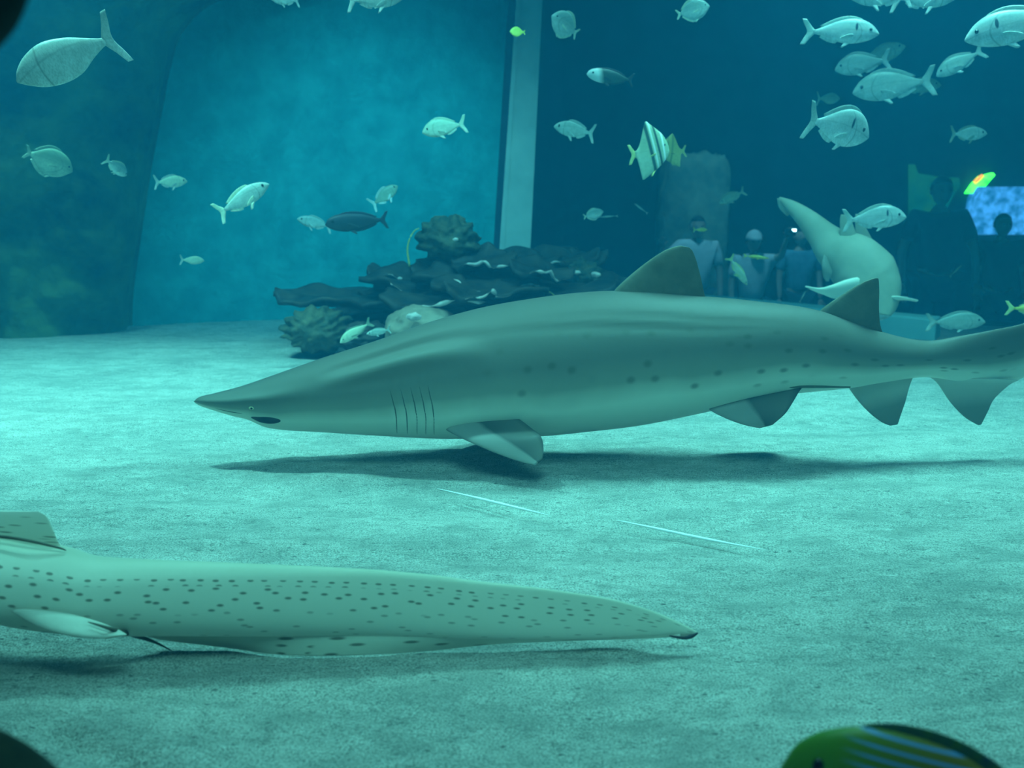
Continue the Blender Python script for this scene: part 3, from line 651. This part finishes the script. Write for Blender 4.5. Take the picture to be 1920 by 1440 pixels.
fish('slim', 'pale', 'pale', 1734, -6, 5.6, 120, 0, 1, 5, 'pale fish cut off by the top edge, right one of two touching bellies', hscale=1.7)
fish('bat', 'bat', 'yellowfin', 1216, 287, 5.4, 78, 6, 1, 20, 'tall pale batfish with dark vertical bars and yellow fins', 'batfish', name='batfish')
fish('bat', 'batyellow', 'batyellow', 1263, 285, 6.4, 50, -6, -1, 40, 'dim yellow batfish turned away behind the barred one', 'batfish', name='batfish', hscale=.75)
fish('disc', 'pale', 'yellowish', 1298, 20, 6.0, 66, 14, 1, 5, 'pale angular fish with a wide forked tail, at the top edge', hscale=.9)
fish('disc', 'pale', 'yellowish', 1060, 48, 6.0, 58, 30, -1, 40, 'roundish pale fish turning, right of the pillar top', hscale=.95)
fish('disc', 'yellow', 'yellow', 971, 60, 6.6, 30, 0, -1, 20, 'tiny yellow fish in front of the pillar top', detail=False, hscale=.9)
fish('slim', 'pale', 'pale', 1077, 244, 6.2, 78, 10, -1, 10, 'pale bluish fish heading left beside the pillar', hscale=1.7)
fish('surgeon', 'face', 'darkfish', 1146, 144, 5.8, 92, 8, -1, 15, 'dark fish with a bright pale face, right of the pillar')
fish('disc', 'pale', 'yellowish', 1112, 402, 7.0, 40, 14, 1, 20, 'small round pale fish above the right end of the reef', hscale=.75)
fish('slim', 'pale', 'pale', 1142, 406, 7.4, 34, -4, -1, 10, 'thin bluish sliver of a fish just right of the small round one', detail=False, hscale=.45)
fish('slim', 'pale', 'pale', 1202, 391, 7.4, 32, 36, -1, 10, 'thin bluish sliver of a fish below the barred batfish', detail=False, hscale=.5)
fish('bream', 'greenish', 'greenish', 1373, 370, 7.2, 52, -28, -1, 20, 'dim olive fish angled down left, in front of the hazy stone block')
fish('slim', 'yellow', 'yellow', 1313, 431, 7.2, 26, 0, 1, 20, 'tiny yellow fish beside the head of the left visitor', detail=False, hscale=1.3)
fish('slim', 'yellowish', 'yellowfin', 1384, 508, 6.6, 66, -58, 1, 25, 'pale fish with a wide yellow tail diving, above the tall dorsal fin', hscale=.95)
fish('slim', 'yellow', 'yellow', 1418, 482, 6.8, 48, -6, 1, 10, 'narrow yellow-green fish level in front of the photographer\'s chest', hscale=.6)
fish('slim', 'pale', 'pale', 1505, 556, 7.0, 24, 65, 1, 10, 'thin upright sliver of a fish above the shark\'s back', detail=False, hscale=.5)
fish('slim', 'greenish', 'greenish', 1792, 508, 7.2, 30, 48, 1, 10, 'faint slanting sliver of a fish in the dark water at right', detail=False, hscale=.5)
fish('bream', 'pale', 'pale', 1792, 604, 6.4, 102, 2, 1, 10, 'pale fish low over the shark\'s tail root, tail fin spread', hscale=.95)
fish('disc', 'pale', 'pale', 1650, 588, 6.7, 46, 0, 1, 20, 'pale rounded fish half hidden behind the second dorsal fin', hscale=.75)
fish('slim', 'yellow', 'yellowfin', 1942, 580, 5.6, 104, 0, 1, 0, 'yellow fish entering behind the right edge, only its forked tail in view', hscale=1.0)
fish('slim', 'pale', 'pale', 128, 108, 3.9, 206, -27, -1, 8, 'large pale blue fish heading down left, high in the left corner', hscale=1.85, detail=False)
fish('disc', 'greenish', 'greenish', 90, 302, 5.6, 92, -24, 1, 20, 'dim green disc-shaped fish before the dark rock', hscale=.85)
fish('bream', 'pale', 'yellowish', 217, 314, 5.8, 46, -40, 1, 55, 'small bright curled fish before the dark rock', hscale=.85)
fish('slim', 'yellowish', 'pale', 320, 341, 6.6, 60, 2, 1, 10, 'small slim pale fish at the rock\'s edge', hscale=1.7)
fish('slim', 'pale', 'yellowish', 456, 373, 5.6, 112, 30, 1, 10, 'silvery fish with bright head climbing to the right before the blue wall', hscale=1.4)
fish('slim', 'yellowish', 'pale', 360, 488, 6.8, 44, -4, 1, 10, 'tiny pale fish low on the blue wall', hscale=1.6, detail=False)
fish('slim', 'pale', 'pale', 590, 418, 7.0, 66, 14, -1, 10, 'faint pale fish touching the dark surgeonfish\'s nose', hscale=1.5)
fish('surgeon', 'darkfish', 'darkfish', 671, 415, 6.2, 122, -3, -1, 5, 'dark blue-black surgeonfish heading left before the blue wall')
fish('slim', 'greenish', 'pale', 721, 367, 7.0, 62, 36, 1, 15, 'dim fish with a white tail just above the dark surgeonfish', hscale=1.8)
fish('bream', 'yellowish', 'yellowish', 833, 240, 6.2, 84, -12, -1, 10, 'pale yellow fish heading left, left of the pillar', hscale=1.15)
fish('slim', 'pale', 'pale', 535, 0, 5.8, 52, 0, -1, 10, 'small pale fish cut off by the top edge at left', hscale=1.7)
fish('slim', 'pale', 'pale', 704, -2, 5.2, 108, 6, 1, 10, 'longer pale fish cut off by the top edge, right of a small one', hscale=1.5)
fish('bream', 'yellowish', 'greenish', 667, 623, 5.9, 70, -32, -1, 10, 'yellowish fish angled down before the left coral ball', hscale=.8)
fish('slim', 'pale', 'pale', 710, 622, 5.85, 46, -8, -1, 20, 'small bright silver fish between yellowish fish and tan boulder', hscale=1.2)

# striped fish right under the camera
def striped_fish():
    m = NT('blue_lined_olive_fish'); tc = m.n('ShaderNodeTexCoord'); s = m.n('ShaderNodeSeparateXYZ'); m.l(tc.outputs['Object'], s.inputs[0])
    wv = m.math('SINE', m.math('MULTIPLY', m.math('SUBTRACT', s.outputs[2], m.math('MULTIPLY', s.outputs[0], 0.06)), 235.0))
    zone = m.ramp(s.outputs[0], [(0.0, 1.0), (0.42, 1.0), (0.55, 0.0)]) 
    px_ = m.math('ADD', s.outputs[0], 0.40)
    zone = m.ramp(px_, [(0.0, 1.0), (0.62, 1.0), (0.72, 0.0)])
    c = m.mix(m.ramp(px_, [(0.35, 0.0), (0.75, 1.0)]), (0.20, 0.15, 0.02), (0.08, 0.22, 0.02))
    c = m.mix(m.math('MULTIPLY', m.ramp(wv, [(0.45, 0.0), (0.85, 1.0)]), zone), c, (0.12, 0.30, 0.62))
    m.bsdf(c, 0.4, 0.4); M['striped'] = m.m; M['olivefin'] = two('dark_olive_fin', (0.02, 0.05, 0.07), (0.05, 0.12, 0.02), 14, 0.5)
    fish('surgeon', 'striped', 'olivefin', 1742, 1482, 1.15, 530, 7, -1, 12, 'olive fish with thin blue lines close to the camera, back rising at the lower right', hscale=1.45, name='striped_fish')
striped_fish()

# ------------------------------------------------------------------ distant shark, head down, seen from behind and below
def bg_shark():
    r = empty('shark'); tag(r, 'distant pale shark curving head-down in front of the window, tail raised left', 'shark')
    YB = 6.6
    sp = [(1461, 371, .008), (1484, 387, .038), (1513, 411, .063), (1542, 441, .090), (1566, 465, .125), (1598, 488, .168), (1626, 515, .178), (1646, 543, .140), (1656, 568, .09), (1658, 590, .04)]
    pts = [P(x, y, YB - 0.05*i) for i, (x, y, q) in enumerate(sp)]; rad = [q for _, _, q in sp]
    n = 28; m = 60; rs = []; uv = []
    for i in range(m+1):
        s = i/m; c = cat(pts, s); d = (cat(pts, min(s+.01, 1))-cat(pts, max(s-.01, 0))).normalized()
        b = Vector((0, 1, 0)); a = d.cross(b).normalized(); f = s*(len(rad)-1); k = min(int(f), len(rad)-2); q = lerp(rad[k], rad[k+1], f-k)
        rs.append([c + a*math.cos(2*PI*j/n)*q + b*math.sin(2*PI*j/n)*q*.75 for j in range(n)])
    vs, fs = rings(rs); mesh('body', vs, fs, M['bgshark'], r)
    T = Vector((0, 1, 0))
    foil('caudal_fin', [(P(1457, 371, YB), P(1500, 392, YB), .02), (P(1460, 388, YB), P(1486, 396, YB), .012), (P(1468, 398, YB), P(1480, 402, YB), .008), (P(1474, 404, YB), P(1477, 405, YB), .003)], M['bgshark'], r, rows=10, n=8, tdir=T)
    foil('dorsal_fin', [(P(1612, 462, YB-.24), P(1576, 456, YB-.24), .02), (P(1604, 434, YB-.24), P(1575, 428, YB-.24), .015), (P(1596, 414, YB-.24), P(1575, 410, YB-.24), .01), (P(1587, 403, YB-.24), P(1577, 402, YB-.24), .004)], M['bgshark'], r, rows=10, n=8, tdir=T)
    foil('dorsal_fin', [(P(1650, 476, YB-.1), P(1606, 462, YB-.1), .02), (P(1634, 446, YB-.1), P(1604, 434, YB-.1), .015), (P(1620, 420, YB-.1), P(1603, 412, YB-.1), .008), (P(1611, 402, YB-.1), P(1604, 401, YB-.1), .004)], M['bgshark'], r, rows=10, n=8, tdir=T)
    foil('pelvic_fin', [(P(1545, 478, YB-.25), P(1560, 500, YB-.25), .012), (P(1541, 494, YB-.3), P(1560, 512, YB-.3), .01), (P(1542, 515, YB-.3), P(1556, 522, YB-.3), .006), (P(1548, 528, YB-.3), P(1554, 528, YB-.3), .003)], M['palefin'], r, rows=10, n=8)
    foil('pectoral_fin', [(P(1630, 515, YB-.36), P(1596, 556, YB-.36), .03), (P(1590, 524, YB-.42), P(1566, 560, YB-.42), .024), (P(1562, 534, YB-.46), P(1545, 553, YB-.46), .014), (P(1538, 540, YB-.48), P(1526, 546, YB-.48), .008), (P(1511, 536, YB-.5), P(1509, 538, YB-.5), .003)], M['bgpale'], r, rows=18, n=8)
    foil('pectoral_fin', [(P(1640, 562, YB-.4), P(1640, 572, YB-.36), .012), (P(1668, 556, YB-.45), P(1665, 566, YB-.4), .010), (P(1695, 557, YB-.5), P(1692, 563, YB-.45), .006), (P(1722, 563, YB-.52), P(1719, 566, YB-.5), .003)], M['bgpale'], r, rows=16, n=8)
bg_shark()

# ------------------------------------------------------------------ reef in the middle
def lump(name, c, r, mat, parent=None, seed=0, amp=.25, freq=2.2, sub=5, ruffle=0, label=None, cat_=None):
    bm = bmesh.new(); bmesh.ops.create_icosphere(bm, subdivisions=sub, radius=1)
    for v in bm.verts:
        d = v.co.normalized(); k = 1 + amp*noise.noise(d*freq+Vector((seed, 0, 0))) + amp*.4*noise.noise(d*freq*3+Vector((seed, 9, 0)))
        if ruffle: th = math.atan2(d.z, d.x); k += 0.10*math.sin(th*ruffle+3*noise.noise(d*2))*(1-d.y*d.y) + .07*abs(noise.noise(d*7+Vector((seed, 3, 0))))
        v.co = Vector((d.x*r[0], d.y*r[1], d.z*r[2]))*k + Vector(c)
    me = bpy.data.meshes.new(name); bm.to_mesh(me); bm.free(); o = link(name, me, mat, parent)
    if label: tag(o, label, cat_)
    return o
def coral_plate(c, rx, ry, tilt, seed, label, rimside=True, thick=.03, name='plate_coral', dish=.10):
    r = empty(name, c, tilt); tag(r, label, 'coral')
    nr, na = 12, 72; vs = []; fs = []
    rnd = random.Random(seed); ph = rnd.random()*6
    def surf(k, a, top):
        q = k/nr; R = 1+.12*math.sin(3*a+ph)+.07*math.sin(5*a+2*ph)+.03*math.sin(13*a)
        x = rx*R*q*math.cos(a); y = ry*R*q*math.sin(a); z = dish*ry*q*q + q*q*.028*math.sin(4*a+ph)+q**3*.008*math.sin(11*a)+.012*noise.noise(Vector((x*8, y*8, seed)))
        return Vector((x, y, z+(thick*.5 if top else -thick*(1.4-.9*q))))
    for top in (1, 0):
        for k in range(nr+1):
            for j in range(na): vs.append(surf(k, 2*PI*j/na, top))
    o = (nr+1)*na
    for k in range(nr):
        for j in range(na):
            a, b = k*na+j, k*na+(j+1) % na; fs.append((a, b, b+na, a+na)); fs.append((o+a, o+a+na, o+b+na, o+b))
    for j in range(na): a, b = nr*na+j, nr*na+(j+1) % na; fs.append((a, b, o+b, o+a))
    mesh('plate', vs, fs, M['coral'], r)
    if rimside:                                     # highlight streaks put in as a pale edge tube, only stretches
        a0 = -PI/2 - rnd.uniform(.3, .9); a1 = a0 + rnd.uniform(.9, 1.5); m = 60; rs = []
        for i in range(m+1):
            a = lerp(a0, a1, i/m); p = surf(nr, a, 1)-Vector((0, 0, thick*.35)); w_ = .016*math.sin(PI*min(max(i/m, .03), .97))**.7*min(1, max(.06, .45+2.2*noise.noise(Vector((a*5, seed*3.7, 0)))))
            n2 = Vector((math.cos(a), math.sin(a), 0))
            rs.append([p + n2*w_*.7*math.cos(t) + Vector((0, 0, 1))*w_*math.sin(t) for t in [2*PI*q/8 for q in range(8)]])
        v2, f2 = rings(rs); mesh('rim', v2, f2, M['rim'], r)
    return r
YR = 6.75
lump('reef_rock', P(850, 590, YR+.35), (1.05, .42, .26), M['coral'], seed=3, amp=.5, freq=1.8, label='dark craggy reef rock standing on the sand under the plate corals', cat_='rock')
lump('reef_rock', P(1020, 555, YR+.5), (.62, .4, .26), M['coral'], seed=8, amp=.5, freq=2.2, label='dark craggy reef rock at the right, mostly behind the big shark\'s back', cat_='rock')
plates = [
 (615, 562, 6.7, .37, .20, (.10, .06, 0), 'long flat coral shelf reaching left over the sand', False),
 (790, 532, 6.7, .33, .25, (.22, .05, .2), 'plate coral with pinkish rim, left end of the stacked plates', True),
 (855, 560, 6.45, .48, .25, (.16, 0, .1), 'broad plate coral with a thin bright edge, lowest of the stack', True),
 (848, 512, 6.7, .27, .2, (.30, .1, 0), 'plate coral with a bright pale tip under the coral ball', True),
 (950, 498, 6.9, .36, .22, (.20, -.05, .3), 'plate coral reaching across the foot of the pillar', True),
 (910, 530, 6.5, .40, .22, (.25, .1, 0), 'plate coral in the middle of the stack with a pale curved rim', True),
 (985, 530, 6.7, .36, .22, (.25, .2, .2), 'plate coral sloping down right in the middle of the stack', True),
 (1040, 490, 7.0, .26, .2, (.22, -.05, 0), 'small plate coral with pale rim right of the pillar foot', True),
 (1055, 540, 6.8, .36, .22, (.20, .1, 0), 'dark plate coral low at the right of the stack', False),
 (745, 520, 6.85, .20, .16, (.25, .12, .4), 'small plate coral at the upper left of the stack', True),
 (905, 488, 6.6, .20, .15, (.32, -.08, .1), 'small plate coral just right of the upper coral head, lit rim forward', True),
 (1010, 508, 6.55, .22, .15, (.30, .1, .6), 'small plate coral between the pillar foot and the right coral head', True),
 (880, 545, 6.3, .26, .16, (.28, .05, .9), 'small plate coral overlapping the lowest broad plate', True),
 (1085, 492, 7.05, .17, .14, (.3, -.1, 0), 'small plate coral behind the right coral head', True),
 (985, 572, 6.4, .55, .25, (.10, -.12, 0), 'dark wide plate coral just above the big shark\'s back', False),
]
for i, (px, py, Y, rx, ry, tl, lab, rm) in enumerate(plates):
    coral_plate(P(px, py, Y), rx, ry, tl, i+1, lab, rm)
lump('coral_ball', P(840, 449, 6.7), (.185, .17, .135), M['coral2'], seed=5, amp=.16, ruffle=11, label='round ruffled coral head on top of the reef, against the blue wall', cat_='coral')
lump('coral_ball', P(598, 619, 6.35), (.20, .19, .135), M['coral2'], seed=12, amp=.15, ruffle=15, label='low round ruffled coral head on the sand at the reef\'s left end', cat_='coral')
lump('coral_ball', P(1090, 515, 6.9), (.13, .13, .10), M['coral2'], seed=15, amp=.25, ruffle=9, label='small rough coral head at the right end of the reef', cat_='coral')
lump('boulder', P(790, 618, 6.2), (.215, .19, .145), M['boulder'], seed=21, amp=.10, label='smooth tan boulder behind the big shark\'s neck', cat_='rock')
lump('boulder', P(690, 632, 6.35), (.17, .15, .09), M['coral'], seed=24, amp=.3, label='dark low stone between the left coral head and the tan boulder', cat_='rock')
for (a, lab, mt, pts, rr) in (
    (0, 'yellow-green sea whip curving up left of the upper coral head', 'whip', [(768, 500), (764, 470), (768, 448), (777, 433), (786, 428)], .007),
    (1, 'pale branched twig of coral low among the right plates', 'whip', [(985, 545), (1010, 540), (1030, 547), (1042, 556)], .005)):
    tag(tube('sea_whip', [P(x, y, 6.45 if a else 6.6) for x, y in pts], [rr, rr*.8, rr*.6, rr*.4], M[mt]), lab, 'coral')
for (px, py, Y, r_, lab) in ((1117, 515, 6.7, .022, 'bright white shell at the far right end of the reef'), (1081, 511, 6.7, .018, 'bright white shell just left of the reef\'s far right end'), (854, 449, 6.45, .012, 'tiny white shell in the upper coral head'), (776, 594, 5.98, .03, 'white glinting shell on the tan boulder')):
    lump('shell', P(px, py, Y), (r_*1.4, r_, r_*.8), M['rim'], seed=px, amp=.3, sub=3, label=lab, cat_='shell')

# light streaks on the sand, modelled as thin white tubes
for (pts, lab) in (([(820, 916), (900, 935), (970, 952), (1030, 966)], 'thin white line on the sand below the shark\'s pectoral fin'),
                   ([(1155, 975), (1230, 991), (1330, 1012), (1440, 1032)], 'longer thin white modelled light line on the sand in the middle right')):
    tag(tube('light_streak', [G(x, y, .022) for x, y in pts], [.0008, .0045, .0045, .0008], M['white_streak'], n=8, sub=8), lab, 'streak')

# ------------------------------------------------------------------ visitors' gallery behind the window
ZG = -0.80
gx0, gx1, gy0, gy1 = B0.x-1.2, 9.5, 7.0, 14.0
def gal(name, c, size, mat): tag(box(name, c, size, mat), kind='structure')
gal('floor', ((gx0+gx1)/2, 10.8, ZG-.1), (gx1-gx0, 7.4, .2), M['dark'])
gal('wall_back', ((gx0+gx1)/2, gy1+.1, 1.8), (gx1-gx0, .2, 5.6), M['dark'])
gal('ceiling', ((gx0+gx1)/2, 11.6, 4.7), (gx1-gx0, 5.2, .2), M['dark'])
gal('wall_left', (gx0-.1, 11.6, 1.8), (.2, 5.0, 5.6), M['dark'])
gal('wall_right', (gx1+.1, 10.6, 1.8), (.2, 6.8, 5.6), M['dark'])
spot('visitor_fill', (1.6, 9.0, 4.3), (2.0, 10.3, 0.2), .2, 480, (.35, .85, 1.0), 46, 1.0)  # added fill that brings out the left visitors' pale shirts

def person(px_head, py_head, Y, H, pose, shirt, label, hair='hair', hold=None, facing=0, cap=None):
    """feet on the gallery floor; H standing height; head centre near the photo point"""
    x = P(px_head, py_head, Y).x; r = empty('person', (x, Y, ZG), (0, 0, facing)); tag(r, label, 'person')
    h = H; V = Vector
    def skin(name, verts, edges, rad, mat, root=0, sub=2):
        me = bpy.data.meshes.new(name); me.from_pydata([tuple(v) for v in verts], edges, []); o = link(name, me, mat, r)
        o.modifiers.new('skin', 'SKIN'); 
        if not me.skin_vertices: me.skin_vertices.new()
        for i, sv in enumerate(me.skin_vertices[0].data): q = rad[i]; sv.radius = (q, q) if not hasattr(q, '__len__') else q; sv.use_root = (i == root)
        s = o.modifiers.new('sub', 'SUBSURF'); s.levels = s.render_levels = sub; o.modifiers['skin'].use_smooth_shade = True
        return o
    sh = .815*h; hip = .52*h; sw = .115*h
    j = dict(pel=V((0, 0, hip)), wst=V((0, 0, .62*h)), chs=V((0, 0, .73*h)), nck=V((0, 0, .84*h)), hd0=V((0, -.005, .88*h)))
    for s_, n_ in ((-1, 'l'), (1, 'r')):
        j['sh'+n_] = V((s_*sw, 0, sh)); j['el'+n_] = j['sh'+n_] + V(pose.get('el'+n_, (s_*.03, -.02, -.17)))*h; j['wr'+n_] = j['el'+n_] + V(pose.get('wr'+n_, (0, -.04, -.145)))*h
        j['hp'+n_] = V((s_*.05*h, 0, .50*h)); j['kn'+n_] = V((s_*.055*h, -.01, .27*h)); j['an'+n_] = V((s_*.06*h, .01, .045*h)); j['to'+n_] = V((s_*.065*h, -.10*h, .02*h))
    k = list(j); idx = {q: i for i, q in enumerate(k)}
    ed = [('pel', 'wst'), ('wst', 'chs'), ('chs', 'nck'), ('nck', 'hd0')]
    for n_ in 'lr': ed += [('chs', 'sh'+n_), ('sh'+n_, 'el'+n_), ('el'+n_, 'wr'+n_), ('pel', 'hp'+n_), ('hp'+n_, 'kn'+n_), ('kn'+n_, 'an'+n_), ('an'+n_, 'to'+n_)]
    R = dict(pel=.075, wst=.068, chs=.080, nck=.032, hd0=.035, sh=.036, el=.023, wr=.016, hp=.05, kn=.034, an=.022, to=.018)
    skin('body', [j[q] for q in k], [(idx[a], idx[b]) for a, b in ed], [R[q if q in R else q[:2]]*h for q in k], M['skin'])
    # head with nose, ears and hair
    hc = V((0, -.012*h, .935*h)); hr = .062*h
    bm = bmesh.new(); bmesh.ops.create_uvsphere(bm, u_segments=28, v_segments=20, radius=1)
    for v in bm.verts:
        d = v.co.copy(); q = V((d.x*.76, d.y*.92, d.z*1.08))
        if d.z < 0: q.x *= 1-.28*(-d.z); q.y *= 1-.12*(-d.z)
        q.y -= .20*gauss(d.x, 0, .16)*gauss(d.z, -.08, .16)*(d.y < 0); q.y += .07*(gauss(d.x, .34, .14)+gauss(d.x, -.34, .14))*gauss(d.z, .12, .12)*(d.y < 0)
        q.y -= .06*gauss(d.x, 0, .25)*gauss(d.z, -.52, .08)*(d.y < 0)
        v.co = hc + q*hr
    me = bpy.data.meshes.new('head'); bm.to_mesh(me); bm.free(); hd = link('head', me, M['skin'], r)
    for s_ in (-1, 1):
        ball('ear', hc+V((s_*hr*.78, 0.01*h, 0)), hr*.2, M['skin'], hd, (.4, .7, 1.2), 10); ball('eye', hc+V((s_*hr*.3, -hr*.80, hr*.12)), hr*.10, M['eye'], hd, (1, .6, .7), 8)
    bm = bmesh.new(); bmesh.ops.create_uvsphere(bm, u_segments=24, v_segments=16, radius=1)
    for v in bm.verts:
        d = v.co.copy(); f = 1.0
        if d.y < -.2 and d.z < .45: f = .55
        if d.z < -.35: f *= .75
        v.co = hc + V((d.x*.84*f, d.y*1.0*f+.06, d.z*1.12*f+.06))*hr
    me = bpy.data.meshes.new('hair'); bm.to_mesh(me); bm.free(); link('hair', me, M[hair], r)
    if cap:
        bm = bmesh.new(); bmesh.ops.create_uvsphere(bm, u_segments=24, v_segments=12, radius=1)
        for v in bm.verts:
            d = v.co.copy(); z = max(d.z, 0)*1.1
            v.co = hc + V((d.x*.92, d.y*1.08 - (.55 if d.y < -.6 and d.z < .1 else 0), z+.30))*hr
        me = bpy.data.meshes.new('cap'); bm.to_mesh(me); bm.free(); link('cap', me, M[cap], r)
    # shirt with sleeves, trousers, shoes
    sv = [j['pel']+V((0, 0, .005*h)), j['wst'], j['chs'], V((0, 0, .825*h)), j['shl'], lerp(j['shl'], j['ell'], .75), j['shr'], lerp(j['shr'], j['elr'], .75)]
    skin('shirt', sv, [(0, 1), (1, 2), (2, 3), (2, 4), (4, 5), (2, 6), (6, 7)], [.092*h, .088*h, .098*h, .045*h, .050*h, .036*h, .050*h, .036*h], M[shirt])
    tv = [V((0, 0, .53*h)), j['hpl'], j['knl'], j['anl']+V((0, 0, .02*h)), j['hpr'], j['knr'], j['anr']+V((0, 0, .02*h))]
    skin('trousers', tv, [(0, 1), (1, 2), (2, 3), (0, 4), (4, 5), (5, 6)], [.085*h, .062*h, .045*h, .035*h, .062*h, .045*h, .035*h], M['trousers'])
    for n_ in 'lr':
        a, b = j['an'+n_], j['to'+n_]; skin('shoe', [a-V((0, 0, .015*h)), b], [(0, 1)], [.028*h, .024*h], M['black'], sub=1)
        # hand: palm, four fingers and a thumb
        wr = j['wr'+n_]; d = (wr-j['el'+n_]).normalized(); sd = 1 if n_ == 'r' else -1
        s2 = d.cross(V((0, 1, 0))).normalized() if abs(d.y) < .9 else V((1, 0, 0)); up = s2.cross(d).normalized()
        hv = [wr, wr+d*.028*h, wr+d*.052*h]; he = [(0, 1), (1, 2)]; hrad = [.014*h, .020*h, .018*h]
        for q, ln in enumerate((.038, .044, .041, .032)):
            o_ = s2*(q-1.5)*.0115*h; b0 = len(hv); hv += [wr+d*.056*h+o_, wr+d*(.056+ln*.6)*h+o_-up*.004*h, wr+d*(.056+ln*.95)*h+o_-up*.014*h]; he += [(2, b0), (b0, b0+1), (b0+1, b0+2)]; hrad += [.0062*h, .0052*h, .0045*h]
        b0 = len(hv); hv += [wr+d*.03*h+s2*.022*h*sd, wr+d*.05*h+s2*.036*h*sd-up*.006*h]; he += [(1, b0), (b0, b0+1)]; hrad += [.0075*h, .0055*h]
        skin('hand', hv, he, hrad, M['skin'], root=1, sub=1)
    bpy.context.view_layer.update()
    return r, j
dn = {}
pA, jA = person(1308, 418, 10.2, 1.52, dict(ell=(-.10, -.05, -.10), wrl=(-.02, -.08, .10)), 'white', 'visitor in a pale shirt behind the window, left of the one raising a camera')
pB, jB = person(1413, 458, 10.0, 1.38, dict(elr=(.055, -.08, .03), wrr=(.012, -.08, .125)), 'white', 'small visitor in pale clothes and cap raising one arm to hold up a camera', cap='white')
pC, jC = person(1500, 470, 10.7, 1.40, {}, 'blue', 'visitor in dull blue shirt behind the window, next to the one with the camera')
pD, jD = person(1764, 366, 9.6, 1.88, dict(ell=(-.06, -.02, -.16), elr=(.06, -.02, -.16)), 'black', 'tall dark silhouetted visitor in front of the green lit panel')
pE, jE = person(1878, 440, 9.9, 1.55, {}, 'black', 'dark silhouetted visitor in front of the blue lit coral tank')
# the camera in the raised hand
def cam_gadget():
    w_ = Vector((pB.location.x, pB.location.y, pB.location.z)) + jB['wrr'] + (jB['wrr']-jB['elr']).normalized()*.07 + Vector((0, -.05, 0))
    r = empty('compact_camera', w_); tag(r, 'small camera with a bright light held up by the visitor in the cap', 'camera')
    box('camera_body', (0, 0, 0), (.10, .03, .065), M['gadget'], r, .006)
    t = tube('lens', [Vector((0, -.012, 0)), Vector((0, -.04, 0))], [.022, .020], M['gadget'], r, n=16, sub=2)
    box('flash', (.03, -.017, .018), (.036, .008, .022), M['flash'], r, .002)
cam_gadget()
# stone block, lit panels
o = lump('stone_block', (0, 0, 0), (1, 1, 1), M['stone'], seed=31, amp=.05, sub=5, label='hazy squarish stone block looming behind the left visitor', cat_='rock')
c0 = P(1243, 400, 11.0); c1 = P(1372, 290, 11.0)
for v in o.data.vertices:
    d = v.co; m_ = max(abs(d.x), abs(d.y), abs(d.z)); e = 8
    k = (abs(d.x)**e+abs(d.y)**e+abs(d.z)**e)**(-1/e); q = d*k
    nn = .05*noise.noise(q*3)+.025*noise.noise(q*9)
    v.co = Vector(((c0.x+c1.x)/2 + q.x*((c1.x-c0.x)/2+nn), 11.2+q.y*.25, lerp(ZG, c1.z, (q.z+1)/2)+nn))
def panel(name, pts, Y, mat, label, cat_, dep=.06):
    f = [P(x, y, Y) for x, y in pts]; n = len(f); vs = f + [v+Vector((0, dep, 0)) for v in f]
    fs = [tuple(range(n)), tuple(range(2*n-1, n-1, -1))] + [(j, (j+1) % n, n+(j+1) % n, n+j) for j in range(n)]
    o = mesh(name, vs, fs, mat, smooth=False); tag(o, label, cat_); return o
panel('lit_panel', [(1706, 308), (1716, 308), (1722, 325), (1765, 332), (1798, 333), (1800, 348), (1790, 365), (1770, 400), (1740, 405), (1706, 402)], 13.92, M['greenpanel'], 'dim green lit panel around the tall silhouette\'s head', 'panel')
gl_ = panel('green_lamp', [(1811, 363), (1822, 347), (1836, 331), (1862, 324), (1866, 328), (1850, 347), (1838, 362)], 13.90, M['greenlight'], 'bright green slanted lamp between the two dark silhouettes', 'lamp')
rg = panel('glow_strip', [(1826, 340), (1834, 332), (1842, 327), (1846, 330), (1838, 338), (1830, 345)], 13.85, M['redlight'], None, None, .03); rg.parent = gl_
panel('coral_display_tank', [(1826, 410), (1832, 372), (1846, 350), (1965, 350), (1965, 440), (1826, 440)], 13.68, M['bluepanel'], 'glowing blue display tank behind the right silhouette', 'tank', .3)
